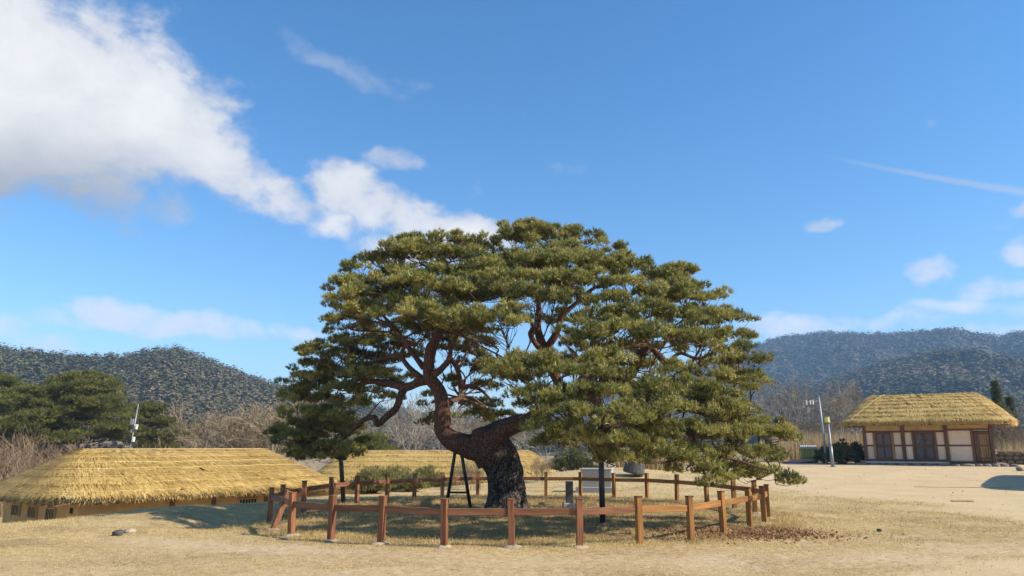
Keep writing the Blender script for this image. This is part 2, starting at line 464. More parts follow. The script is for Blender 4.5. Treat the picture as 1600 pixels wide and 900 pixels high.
M_conc = surf('concrete', (0.30, 0.245, 0.17), (0.44, 0.37, 0.27), 11.0, 0.9, 0.012, 20.0)
M_iron = surf('black_iron', (0.012, 0.012, 0.013), (0.03, 0.03, 0.032), 6.0, 0.45, 0.0, spec=0.5)
M_granite = surf('pale_granite', (0.33, 0.315, 0.30), (0.44, 0.42, 0.40), 60.0, 0.8, 0.002, 80.0)
M_granite_d = surf('dark_granite', (0.045, 0.047, 0.052), (0.085, 0.088, 0.095), 60.0, 0.55, 0.002, 80.0)
M_rock_d = surf('dark_weathered_stone', (0.050, 0.048, 0.044), (0.11, 0.105, 0.095), 14.0, 0.9, 0.02, 25.0, c3=(0.26, 0.25, 0.22))
M_stone = surf('field_stone', (0.16, 0.14, 0.115), (0.30, 0.265, 0.22), 7.0, 0.9, 0.02, 14.0, c3=(0.10, 0.095, 0.08))
M_pebble = surf('pebble', (0.28, 0.22, 0.15), (0.44, 0.36, 0.26), 4.0, 0.9)
M_mortar = surf('wall_core', (0.10, 0.085, 0.065), (0.16, 0.135, 0.10), 9.0, 0.95)
M_plaster = surf('cream_plaster', (0.82, 0.60, 0.42), (0.88, 0.66, 0.48), 3.0, 0.92, 0.004, 30.0)
M_ochre = surf('ochre_plaster', (0.50, 0.31, 0.125), (0.60, 0.39, 0.17), 2.5, 0.92, 0.006, 18.0, c3=(0.42, 0.26, 0.11))
M_timber = surf('dark_brown_timber', (0.12, 0.055, 0.026), (0.21, 0.105, 0.052), 10.0, 0.7, 0.004, 30.0, stretch=(1, 1, 0.2))
M_latbar = surf('lattice_bar', (0.26, 0.21, 0.18), (0.36, 0.30, 0.26), 10.0, 0.8)
M_lattice = surf('lattice_wood', (0.10, 0.050, 0.030), (0.17, 0.095, 0.058), 10.0, 0.7)
M_paper = surf('window_paper', (0.055, 0.052, 0.058), (0.085, 0.08, 0.088), 4.0, 0.9)
M_plank = surf('door_planks', (0.24, 0.125, 0.045), (0.40, 0.225, 0.085), 9.0, 0.7, 0.004, 30.0, stretch=(1, 1, 0.15), c3=(0.12, 0.07, 0.035))
M_slat = surf('pale_window_slat', (0.42, 0.30, 0.13), (0.54, 0.40, 0.19), 10.0, 0.8)
M_dark = surf('dark_interior', (0.012, 0.010, 0.009), (0.02, 0.017, 0.014), 3.0, 0.9)
M_thatch_core = surf('thatch', (0.40, 0.265, 0.08), (0.62, 0.44, 0.15), 26.0, 0.8, 0.03, 40.0, stretch=(1, 1, 0.5))
M_thatch_core_b = surf('thatch_left', (0.36, 0.235, 0.070), (0.58, 0.40, 0.13), 26.0, 0.8, 0.03, 40.0, stretch=(1, 1, 0.5))
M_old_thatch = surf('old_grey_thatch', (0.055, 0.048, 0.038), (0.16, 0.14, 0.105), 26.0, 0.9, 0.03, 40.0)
M_rope = surf('straw_rope', (0.52, 0.40, 0.17), (0.66, 0.53, 0.26), 30.0, 0.8, 0.01, 60.0)
M_pole = surf('galvanised_pole', (0.20, 0.21, 0.22), (0.29, 0.30, 0.31), 5.0, 0.45, metal=0.3)
M_whitebox = surf('white_cabinet', (0.68, 0.69, 0.70), (0.78, 0.78, 0.78), 5.0, 0.5)
M_lampyel = surf('yellow_lamp_head', (0.62, 0.55, 0.08), (0.72, 0.64, 0.12), 5.0, 0.5)
M_lampgrey = surf('grey_lamp_base', (0.18, 0.18, 0.19), (0.25, 0.25, 0.26), 5.0, 0.5)
M_bamboo = surf('bamboo_slat', (0.30, 0.27, 0.055), (0.46, 0.40, 0.11), 7.0, 0.6)
M_tile = surf('grey_roof_tile', (0.30, 0.30, 0.30), (0.45, 0.45, 0.44), 9.0, 0.8)
M_paleblue = surf('pale_blue_panel', (0.30, 0.38, 0.44), (0.36, 0.44, 0.50), 4.0, 0.5)
M_pinktarp = surf('pink_cover', (0.45, 0.20, 0.17), (0.52, 0.26, 0.22), 4.0, 0.8)

# ------------------------------------------------------------------ terrain
RC = (0.22, 19.66); RR = 6.35       # ring fence centre and radius
EDGE_X = [-60, -30, -20, -13.5, -9.5, -6.5, -2.5, 2.5, 7, 13, 22, 40, 80, 200, 2000]
EDGE_Y = [7.5, 10.3, 12.2, 14.2, 18.4, 26.0, 33.0, 38.5, 46, 62, 90, 140, 220, 400, 2500]

def H(x, y):
    x = np.asarray(x, float); y = np.asarray(y, float)
    r = np.hypot(x - RC[0], y - RC[1])
    z = 0.10 * np.exp(-(r / 4.5) ** 2)
    z = z + 0.55 * ss(26, 46, y) * ss(-1, 14, x)
    z = z + 0.55 * np.exp(-((x - 4.5) / 4.0) ** 2 - ((y - 36.5) / 4.0) ** 2)
    # hollow beside the ring on the left
    z = z - 0.28 * np.exp(-((x + 6.6) / 0.9) ** 2 - ((y - 18.2) / 1.8) ** 2)
    z = z + 0.14 * np.exp(-((x + 8.6) / 1.6) ** 2 - ((y - 19.0) / 2.5) ** 2)
    e = np.interp(x, EDGE_X, EDGE_Y)
    drop = ss(0.0, 5.2, y - e)
    low = -2.35 + 2.9 * ss(60, 300, y) 
    z = z * (1 - drop) + low * drop
    z = z + 0.05 * (vnoise(x, y, 0.35, 3) - 0.5) + 0.018 * (vnoise(x, y, 2.2, 5) - 0.5)
    z = z + 1.5 * (vnoise(x, y, 0.02, 9) - 0.5) * ss(90, 250, y)
    return z

def h1(x, y): return float(H(np.array([x]), np.array([y]))[0])

def on(px, py):
    """ground point under a pixel (few fixed-point steps)"""
    z = 0.0
    for _ in range(12):
        g = gz(px, py, z); z = 0.5 * z + 0.5 * h1(g[0], g[1])
    g[2] = h1(g[0], g[1])
    return g

def zone_weights(x, y):
    """sand, bare soil, litter weights of the yard surface"""
    n1 = vnoise(x, y, 0.55, 21, 4) - 0.5; n2 = vnoise(x, y, 1.9, 31, 3) - 0.5
    cx_ = np.interp(y, [9, 12, 14.3, 17.3, 23.5, 28, 33, 40], [2.5, 8.4, 10.2, 11.2, 12.0, 10.4, 9.5, 11])
    sand = ss(-0.5, 0.7, x - cx_ + 1.8 * n1 + 0.8 * n2)
    sand = sand * ss(54, 48, y + 0.0 * x)
    pathc = np.interp(x, [-9, -6.6, -3.85, 0, 3.85, 6.8, 8.9, 10.5], [15.2, 13.9, 12.4, 11.2, 11.3, 12.1, 13.4, 15])
    path = np.exp(-((y - pathc + 0.5 * n1) / 0.55) ** 2) * ss(-9.5, -6, x) * np.clip(0.55 + 1.6 * (vnoise(x, y, 1.4, 66, 3) - 0.35), 0.2, 1)
    r = np.hypot(x - RC[0], y - RC[1])
    soil = np.clip(ss(14.2, 11.5, y - 0.1 * x + 3.5 * n1 + 2 * n2) * 0.6 + path, 0, 1)
    lit = np.exp(-(((x - 4.9) / 1.7) ** 2 + ((y - 15.2) / 1.1) ** 2)) * ss(0.35, 0.6, 0.5 + n1 + n2)
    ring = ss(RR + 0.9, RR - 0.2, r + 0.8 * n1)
    return np.clip(sand, 0, 1), np.clip(soil, 0, 1) * (1 - sand), np.clip(lit * 1.3, 0, 1), ring

def grid_axis(lo, hi, fine_lo, fine_hi, step, growth=1.22):
    a = list(np.arange(fine_lo, fine_hi + 1e-6, step))
    s, v = step, fine_hi
    while v < hi: s *= growth; v += s; a.append(v)
    s, v = step, fine_lo; b = []
    while v > lo: s *= growth; v -= s; b.append(v)
    return np.array(b[::-1] + a)

gx = grid_axis(-3000, 3000, -24, 34, 0.27)
gy = grid_axis(-300, 4000, 8, 52, 0.27)
GX, GY = np.meshgrid(gx, gy)
GZ = H(GX, GY)
nx, ny = len(gx), len(gy)
V = np.stack([GX.ravel(), GY.ravel(), GZ.ravel()], 1)
ii = (np.arange(ny - 1)[:, None] * nx + np.arange(nx - 1)[None, :]).ravel()
T = np.stack([ii, ii + 1, ii + nx + 1, ii + nx], 1)

def ground_material():
    m, h, out = new_mat('yard_ground')
    g = h.n('ShaderNodeNewGeometry'); P = g.outputs['Position']
    at_ = h.n('ShaderNodeAttribute', attribute_name='zone'); sp = h.n('ShaderNodeSeparateColor'); h.put(sp.inputs[0], at_.outputs['Color'])
    at2 = h.n('ShaderNodeAttribute', attribute_name='ring')
    n_a = h.noise(P, 0.7, 5.0, 0.6); n_b = h.noise(P, 6.0, 6.0, 0.65); n_c = h.noise(P, 38.0, 4.0, 0.7)
    mp = h.n('ShaderNodeMapping'); h.put(mp.inputs[0], P); mp.inputs['Scale'].default_value = (3.0, 22.0, 1.0); mp.inputs['Rotation'].default_value = (0, 0, 0.35)
    n_s = h.noise(mp.outputs[0], 2.0, 5.0, 0.7)
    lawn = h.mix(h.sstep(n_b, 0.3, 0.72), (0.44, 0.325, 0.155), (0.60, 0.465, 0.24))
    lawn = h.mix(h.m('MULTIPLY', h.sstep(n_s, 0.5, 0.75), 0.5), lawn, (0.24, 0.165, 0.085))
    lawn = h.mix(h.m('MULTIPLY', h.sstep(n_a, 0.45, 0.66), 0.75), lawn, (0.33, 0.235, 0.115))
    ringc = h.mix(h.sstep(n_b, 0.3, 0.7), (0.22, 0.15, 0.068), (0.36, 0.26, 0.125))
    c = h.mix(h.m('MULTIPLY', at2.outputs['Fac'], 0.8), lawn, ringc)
    sand = h.mix(h.sstep(n_a, 0.3, 0.7), (0.52, 0.385, 0.215), (0.60, 0.455, 0.265))
    sand = h.mix(h.m('MULTIPLY', h.sstep(n_b, 0.52, 0.75), 0.4), sand, (0.42, 0.32, 0.195))
    sand = h.mix(h.m('MULTIPLY', h.sstep(n_s, 0.50, 0.66), 0.8), sand, (0.37, 0.265, 0.15))
    sand = h.mix(h.m('MULTIPLY', h.sstep(n_c, 0.62, 0.74), 0.6), sand, (0.27, 0.20, 0.125))
    soil = h.mix(h.sstep(n_b, 0.3, 0.7), (0.48, 0.355, 0.205), (0.62, 0.475, 0.29))
    c = h.mix(sp.outputs[1], c, soil)
    c = h.mix(sp.outputs[0], c, sand)
    c = h.mix(h.m('MULTIPLY', sp.outputs[2], h.sstep(n_c, 0.4, 0.6)), c, (0.20, 0.10, 0.055))
    c = h.mix(h.m('MULTIPLY', h.sstep(n_c, 0.55, 0.8), 0.35), c, (0.20, 0.145, 0.08))
    # valley floor beyond the yard: dull winter field
    py = h.n('ShaderNodeSeparateXYZ'); h.put(py.inputs[0], P)
    c = h.mix(h.sstep(py.outputs[1], 52.0, 75.0), c, h.mix(h.sstep(n_a, 0.35, 0.65), (0.27, 0.20, 0.115), (0.36, 0.28, 0.165)))
    b = h.n('ShaderNodeBsdfPrincipled'); h.put(b.inputs['Base Color'], c); b.inputs['Roughness'].default_value = 0.95; b.inputs['Specular IOR Level'].default_value = 0.15
    bn = h.n('ShaderNodeBump'); bn.inputs['Distance'].default_value = 0.05; bn.inputs['Strength'].default_value = 0.8
    hh = h.m('ADD', h.m('MULTIPLY', n_b, 0.6), h.m('ADD', h.m('MULTIPLY', n_c, 0.35), h.m('MULTIPLY', n_s, 0.25)))
    hh = h.m('MULTIPLY', hh, h.m('SUBTRACT', 1.0, h.m('MULTIPLY', sp.outputs[0], 0.25)))
    h.put(bn.inputs['Height'], hh); h.put(b.inputs['Normal'], bn.outputs[0])
    h.t.links.new(b.outputs[0], out.inputs[0])
    return m

gme = tri_mesh('ground', V, T, ground_material(), smooth=True)
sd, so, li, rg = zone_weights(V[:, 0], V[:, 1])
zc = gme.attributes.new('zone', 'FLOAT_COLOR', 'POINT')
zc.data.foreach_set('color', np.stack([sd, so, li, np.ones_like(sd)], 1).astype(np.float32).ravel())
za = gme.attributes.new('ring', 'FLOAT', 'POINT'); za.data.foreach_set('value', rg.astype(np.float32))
tag(link('ground', gme), kind='structure')

# ------------------------------------------------------------------ hills
def ridge_fn(pts, dist):
    a = []; zz = []
    for px, py in pts:
        az, el = azel(px, py); a.append(az); zz.append(math.tan(el) * dist + EYE)
    return np.array(a), np.array(zz)

def make_hill(name, pts, d0, d1, drop, mat, bump, seed, naz=150, nr=42):
    A, Z = ridge_fn(pts, d1)
    az = np.linspace(A[0], A[-1], naz); rr = np.concatenate([np.linspace(d0, d1, nr), np.linspace(d1, d1 * 1.35, 8)[1:]])
    AA, RRr = np.meshgrid(az, rr)
    X = RRr * np.sin(AA); Y = RRr * np.cos(AA)
    rz = np.interp(AA, A, Z)
    t = np.clip((RRr - d0) / (d1 - d0), 0, 1)
    prof = 0.25 * t + 0.75 * ss(0, 1, t) ** 1.1
    back = 1 - 0.55 * ss(d1, d1 * 1.35, RRr)
    n = 0.75 - 2.2 * np.abs(vnoise(X * 1.3, Y * 0.7, 1.0 / (0.30 * (d1 - d0)), seed, 3) - 0.5) + 0.5 * (vnoise(X, Y, 1.0 / (0.12 * (d1 - d0)), seed + 7, 3) - 0.5) - 0.35
    Zz = rz * prof * back + bump * n * np.sin(np.pi * np.clip(t, 0, 1)) * 2
    Zz = np.where(RRr <= d0 + 1e-6, -8, Zz)
    nn = len(az)
    V = np.stack([X.ravel(), Y.ravel(), Zz.ravel()], 1)
    k = (np.arange(len(rr) - 1)[:, None] * nn + np.arange(nn - 1)[None, :]).ravel()
    T = np.stack([k, k + 1, k + nn + 1, k + nn], 1)
    tag(link(name, tri_mesh(name, V, T, mat, smooth=True)), kind='structure')
    def sample(n_, tmin=0.05):
        a = rng.uniform(A[0], A[-1], n_); t_ = rng.uniform(tmin, 1.02, n_)
        fi = (a - A[0]) / (A[-1] - A[0]) * (naz - 1); fj = t_ * (nr - 1)
        i0 = np.clip(fi.astype(int), 0, naz - 2); j0 = np.clip(fj.astype(int), 0, len(rr) - 2)
        fx = fi - i0; fy = fj - j0
        G = V.reshape(len(rr), naz, 3)
        return (G[j0, i0] * ((1 - fx) * (1 - fy))[:, None] + G[j0, i0 + 1] * (fx * (1 - fy))[:, None] + G[j0 + 1, i0] * ((1 - fx) * fy)[:, None] + G[j0 + 1, i0 + 1] * (fx * fy)[:, None])
    return sample

def forest(name, label, P, hgt, wid, ntri, seed, brown, fsize):
    """every tree a clump of small faces; one mass that nobody could count"""
    n = len(P)
    g = np.random.default_rng(seed)
    h_ = hgt * g.uniform(0.45, 1.55, n); w_ = wid * g.uniform(0.45, 1.5, n)
    d = g.normal(size=(n, ntri, 3)); d /= np.linalg.norm(d, axis=2)[:, :, None]; d[:, :, 2] = np.abs(d[:, :, 2]) * 1.0
    rad = g.uniform(0.55, 1.0, (n, ntri, 1))
    c = P[:, None, :] + np.array([0, 0, 0.35])[None, None, :] * h_[:, None, None] + d * rad * np.stack([w_ / 2, w_ / 2, h_ * 0.65], 1)[:, None, :]
    od = d + np.array([0.0, 0.0, 0.75]); od /= np.linalg.norm(od, axis=2)[:, :, None]
    e1 = np.cross(od, g.normal(size=(n, ntri, 3))); e1 /= np.linalg.norm(e1, axis=2)[:, :, None]; e2 = np.cross(od, e1) + 0.15 * g.normal(size=(n, ntri, 3))
    e1 /= np.linalg.norm(e1, axis=2)[:, :, None]; e2 /= np.linalg.norm(e2, axis=2)[:, :, None]
    s = fsize * g.uniform(0.6, 1.3, (n, ntri, 1))
    V = np.stack([c - e1 * s * .6, c + e1 * s * .6, c + e2 * s], 2).reshape(-1, 3)
    T = np.arange(len(V)).reshape(-1, 3)
    tn = vnoise(P[:, 0], P[:, 1], 1 / (10 * wid), seed, 3)
    isb = (tn + 0.25 * g.normal(size=n) * 0.4) > brown
    tint = np.where(isb, g.uniform(0.74, 0.86, n), g.uniform(0.2, 0.6, n))
    tint = np.repeat(tint, ntri * 3) + np.repeat(g.uniform(-.03, .03, n * ntri), 3)
    tag(link(name, tri_mesh(name, V, T, M_forest, np.clip(tint, 0, 1))), label, 'forest', kind='stuff')

M_hill = surf('hill_floor', (0.058, 0.056, 0.034), (0.085, 0.078, 0.050), 0.05, 0.95)
s1 = make_hill('hill_left', [(-420, 585), (-260, 572), (-100, 562), (0, 563), (60, 569), (130, 577), (190, 572), (235, 563), (270, 560), (305, 572), (350, 590), (400, 606), (440, 618), (520, 640), (600, 656), (700, 668), (820, 682), (960, 692)], 190, 430, 0, M_hill, 5, 41)
s2 = make_hill('mountain_right', [(760, 680), (860, 655), (960, 620), (1060, 590), (1130, 566), (1180, 553), (1215, 539), (1290, 530), (1350, 535), (1420, 533), (1490, 527), (1530, 536), (1560, 541), (1600, 532), (1700, 522), (1850, 540), (2100, 560)], 560, 1250, 0, M_hill, 18, 47)
s3 = make_hill('foothill_right', [(1080, 680), (1180, 655), (1260, 626), (1330, 600), (1400, 578), (1470, 566), (1520, 562), (1560, 570), (1610, 574), (1700, 560), (1850, 560), (2100, 580)], 300, 720, 0, M_hill, 9, 53)
forest('pine_wood', 'dark pine wood with brown patches covering the rounded left hill', s1(8500), 5.2, 6.2, 28, 5, 0.56, 1.05)
forest('mountain_wood', 'blue hazy forest covering the far mountain ridge on the right', s2(9000), 8.5, 13.5, 18, 6, 0.62, 2.6)
forest('foothill_wood', 'darker forest on the nearer foothill behind the right thatched house', s3(8500), 6.8, 9.0, 18, 8, 0.60, 1.9)

# ------------------------------------------------------------------ needle foliage
def norm(a): return a / (np.linalg.norm(a, axis=-1, keepdims=True) + 1e-9)

def needle_tris(P, D, k, L, wd, spread, tint, g):
    """P tuft positions, D tuft axes -> verts, tint"""
    n = len(P)
    dr = norm(D[:, None, :] + spread * g.normal(size=(n, k, 3)))
    base = P[:, None, :] + D[:, None, :] * g.uniform(-0.35, 0.25, (n, k, 1)) * L
    Ln = L * g.uniform(0.7, 1.15, (n, k, 1))
    side = norm(np.cross(dr, norm(D[:, None, :] * 1.0 + 0.55 * g.normal(size=(n, k, 3))))) * wd * 0.5
    tip = base + dr * Ln
    V = np.stack([base - side, base + side, tip], 2).reshape(-1, 3)
    tt = np.clip(np.repeat(tint, k) + g.uniform(-0.12, 0.12, n * k), 0, 1)
    return V, np.repeat(tt, 3)

def clump_tufts(C, rc, per, g, flat=0.82, low=-0.12):
    n = len(C)
    d = g.normal(size=(n, per, 3)); d = norm(d); z = d[:, :, 2]
    d[:, :, 2] = np.where(z < low, -z * 0.6, z); d = norm(d)
    pos = C[:, None, :] + d * (rc[:, None, None] * g.uniform(0.62, 1.08, (n, per, 1))) * np.array([1, 1, flat])
    ax = norm(d * 0.75 + np.array([0, 0, 0.65]) + 0.2 * g.normal(size=d.shape))
    return pos.reshape(-1, 3), ax.reshape(-1, 3)

def skel_sample(lines):
    P = []; Rr = []
    for pts, rad in lines:
        P.append(pts); Rr.append(np.array(rad))
    return np.concatenate(P), np.concatenate(Rr)

# ------------------------------------------------------------------ the great pine
root = on(791, 797)
pine = empty('pine_tree', root)
tag(pine, 'large spreading old pine with twisted red limbs inside the ring fence', 'tree')
ROOT = np.array(pine.location)

def limb_line(pts, n=7):
    """pts: (px,py,Y,width px) -> smooth world polyline + radii"""
    W = []; rad = []
    for px, py, Y, wp in pts:
        W.append(at(px, py, Y)); rad.append(wp * 0.5 * (Y * 0.977) / FPX)
    Q = catmull(W, n)
    r = np.interp(np.linspace(0, len(W) - 1, len(Q)), np.arange(len(W)), rad)
    return Q, r

def bark_tube(name, Q, r, k, red, parent, rough=0.10, origin=ROOT, flare=False):
    V, F = tube_arrays(Q, r, k, True)
    V = np.array(V); ctr = np.repeat(Q, k, axis=0)
    for i in range(len(V)):
        p = Vector(V[i]); d = V[i] - ctr[i]; L = np.linalg.norm(d) + 1e-9
        nz = mnoise.noise(p * 2.3) * 1.2 + mnoise.noise(p * 7.0) * 0.6
        vd = mnoise.voronoi(Vector((p.x, p.y, p.z * 0.5)) * 9.0)[0]
        crack = min(1.0, max(0.0, (vd[1] - vd[0]) * 4.0))
        f = 1 + rough * nz + (crack - 0.7) * 0.05
        if flare:
            hh = V[i][2] - ROOT[2]
            ang = math.atan2(d[1], d[0])
            f *= 1 + 0.30 * math.exp(-max(hh, 0) / 0.22) * (1 + 0.45 * math.sin(ang * 5 + 1.0))
        V[i] = ctr[i] + d * f
    me = bpy.data.meshes.new(name); me.from_pydata([tuple(v - origin) for v in V], [], F); me.materials.append(M_bark)
    me.polygons.foreach_set('use_smooth', [True] * len(me.polygons))
    a = me.attributes.new('tint', 'FLOAT', 'POINT')
    rv = np.repeat(red if not np.isscalar(red) else np.full(len(Q), red), k)
    a.data.foreach_set('value', np.clip(rv, 0, 1).astype(np.float32))
    return link(name, me, parent)

TY = ROOT[1]
lines = []
# trunk
tp = [(791, 808, TY, 60), (791, 789, TY, 57), (792, 765, TY, 55), (789, 740, TY, 55), (781, 716, TY, 58), (768, 700, TY, 60), (752, 692, TY, 50), (738, 692, TY, 40)]
Q, r = limb_line(tp, 9)
trunk = bark_tube('trunk', Q, r, 56, np.interp(np.linspace(0, 1, len(Q)), [0, .5, .75, 1], [0.0, 0.0, 0.55, 0.7]), pine, 0.07, flare=True)
lines.append((Q, r))
LIMBS = [
    # left ascending limb
    ([(760, 700, TY, 46), (735, 698, TY, 38), (712, 690, TY, 31), (695, 677, TY + .1, 28), (691, 655, TY + .1, 26), (691, 630, TY + .1, 23), (683, 606, TY + .1, 21), (671, 590, TY + .1, 20), (670, 572, TY + .1, 19), (674, 545, TY, 18), (684, 524, TY - .1, 15), (695, 490, TY - .1, 12), (705, 452, TY, 10), (704, 430, TY + .1, 8), (694, 405, TY + .2, 5)], 0.75, 18),
    # left limb going out to the drooping pads
    ([(672, 592, TY + .1, 18), (655, 597, TY + .3, 15), (634, 605, TY + .5, 13), (610, 600, TY + .8, 11), (580, 596, TY + 1.2, 9), (550, 604, TY + 1.6, 7), (515, 606, TY + 2.0, 4)], 0.8, 12),
    ([(634, 603, TY + .5, 12), (627, 616, TY + .6, 12), (619, 637, TY + .7, 12), (604, 651, TY + .8, 11), (590, 663, TY + .9, 10), (585, 652, TY + .9, 9), (570, 655, TY + 1.0, 8), (560, 664, TY + 1.2, 8), (544, 678, TY + 1.4, 6), (530, 690, TY + 1.8, 5), (500, 696, TY + 2.0, 3)], 0.55, 12),
    ([(660, 592, TY + .2, 12), (640, 575, TY + .2, 8), (628, 556, TY + .3, 7), (634, 540, TY + .2, 7), (652, 538, TY + .1, 6)], 0.9, 10),
    ([(628, 556, TY + .3, 7), (600, 560, TY + .8, 6), (566, 574, TY + 1.2, 5), (530, 590, TY + 1.6, 3)], 0.7, 10),
    ([(662, 575, TY + .1, 10), (640, 545, TY + .2, 8), (618, 515, TY + .2, 6), (590, 486, TY + .1, 4), (560, 470, TY, 3)], 0.7, 10),
    ([(676, 586, TY, 13), (690, 576, TY - .1, 10), (701, 562, TY - .2, 9), (706, 540, TY - .3, 7), (718, 520, TY - .5, 5), (735, 505, TY - .7, 3)], 0.85, 10),
    ([(702, 558, TY - .2, 8), (712, 570, TY, 9), (717, 585, TY + .1, 8), (722, 604, TY + .3, 8), (735, 603, TY + .5, 6), (752, 610, TY + .9, 5), (770, 628, TY + 1.2, 3)], 0.9, 10),
    # right big limb
    ([(765, 712, TY, 50), (752, 699, TY - .1, 34), (765, 690, TY - .25, 28), (793, 670, TY - .4, 27), (832, 653, TY - .5, 24), (862, 630, TY - .5, 22), (905, 612, TY - .4, 20), (945, 600, TY - .2, 19), (978, 590, TY, 18), (995, 570, TY + .1, 15), (1006, 545, TY + .1, 12), (1015, 515, TY, 9), (1040, 480, TY - .1, 6), (1060, 445, TY, 4)], 0.75, 18),
    # centre upright
    ([(862, 628, TY - .4, 18), (872, 600, TY, 17), (862, 575, TY + .2, 17), (852, 553, TY + .3, 18), (846, 535, TY + .3, 15), (840, 512, TY + .2, 12), (842, 480, TY + .1, 9), (838, 440, TY + .1, 7), (832, 400, TY + .2, 5), (828, 372, TY + .2, 3)], 0.95, 14),
    ([(852, 545, TY + .3, 12), (864, 530, TY + .2, 12), (873, 512, TY + .1, 11), (878, 494, TY, 9), (905, 470, TY, 7), (932, 448, TY, 6), (975, 440, TY, 5), (1030, 432, TY, 3)], 1.0, 12),
    ([(848, 550, TY + .3, 9), (836, 536, TY + .1, 9), (829, 522, TY, 9), (833, 508, TY - .1, 7), (815, 490, TY - .3, 4), (790, 470, TY - .5, 3)], 1.0, 10),
    ([(878, 494, TY, 8), (890, 460, TY + .1, 6), (905, 420, TY + .2, 5), (915, 385, TY + .2, 3)], 1.0, 10),
    # right fan
    ([(985, 588, TY, 13), (1003, 560, TY - .3, 10), (1012, 540, TY - .5, 11), (1030, 556, TY - .7, 11), (1046, 570, TY - .8, 9), (1078, 580, TY - .9, 7), (1105, 592, TY - 1.0, 5), (1130, 600, TY - 1.0, 3)], 1.0, 12),
    ([(1012, 540, TY - .5, 8), (985, 540, TY - .8, 9), (960, 548, TY - 1.0, 7), (935, 560, TY - 1.3, 5)], 1.0, 10),
    ([(1046, 568, TY - .8, 7), (1062, 552, TY - .9, 5), (1090, 560, TY - 1.0, 5), (1120, 548, TY - 1.0, 3)], 0.8, 8),
    ([(1020, 548, TY - .5, 7), (1060, 520, TY - .4, 5), (1100, 505, TY - .3, 4), (1130, 500, TY - .3, 2.5)], 0.7, 8),
    # front limbs carrying the low right pads
    ([(900, 613, TY - .4, 16), (925, 622, TY - 1.4, 14), (938, 640, TY - 2.5, 12), (945, 660, TY - 3.4, 11), (985, 668, TY - 3.7, 9), (1030, 676, TY - 3.8, 7), (1070, 690, TY - 3.9, 6), (1110, 708, TY - 4.0, 5), (1160, 722, TY - 4.0, 4), (1200, 735, TY - 4.0, 3)], 0.6, 12),
    ([(978, 592, TY, 13), (1010, 612, TY - .9, 11), (1050, 630, TY - 1.6, 9), (1095, 645, TY - 2.0, 8), (1140, 660, TY - 2.3, 6), (1185, 672, TY - 2.5, 4)], 0.6, 10),
    ([(832, 650, TY - .5, 12), (850, 655, TY - 1.6, 10), (868, 662, TY - 2.8, 8), (885, 668, TY - 3.8, 6), (895, 680, TY - 4.4, 4)], 0.6, 10),
    ([(870, 612, TY - .2, 10), (850, 606, TY - 1.2, 8), (825, 600, TY - 2.2, 5)], 0.7, 8),
    # limbs reaching back, behind the crown
    ([(905, 600, TY - .2, 15), (915, 585, TY + 1.4, 12), (925, 575, TY + 2.8, 9), (940, 565, TY + 4.0, 6)], 0.7, 10),
    ([(690, 640, TY + .1, 12), (705, 628, TY + 1.2, 9), (720, 622, TY + 2.3, 6)], 0.7, 8),
]
for pts, red, k in LIMBS:
    Q, r = limb_line(pts, 6)
    rd = np.full(len(Q), red); rd[:max(2, len(Q) // 8)] *= 0.8
    bark_tube('limb', Q, r, k, rd, pine, 0.12)
    lines.append((Q, r))
SP, SR = skel_sample(lines)
# dark repair fill lying along the top of the fork
wm = MB()
Qw, rw = limb_line([(712, 683, TY + .02, 18), (735, 690, TY + .1, 24), (755, 681, TY + .12, 26), (778, 668, TY - .02, 23), (798, 657, TY - .12, 13), (816, 648, TY - .2, 4)], 6)
wm.tube([q - ROOT for q in Qw], rw, 14)
wo_ = wm.build('wound_fill', M_sealant, trunk, smooth=True)
wo_['label'] = 'black repair fill along the top of the fork'

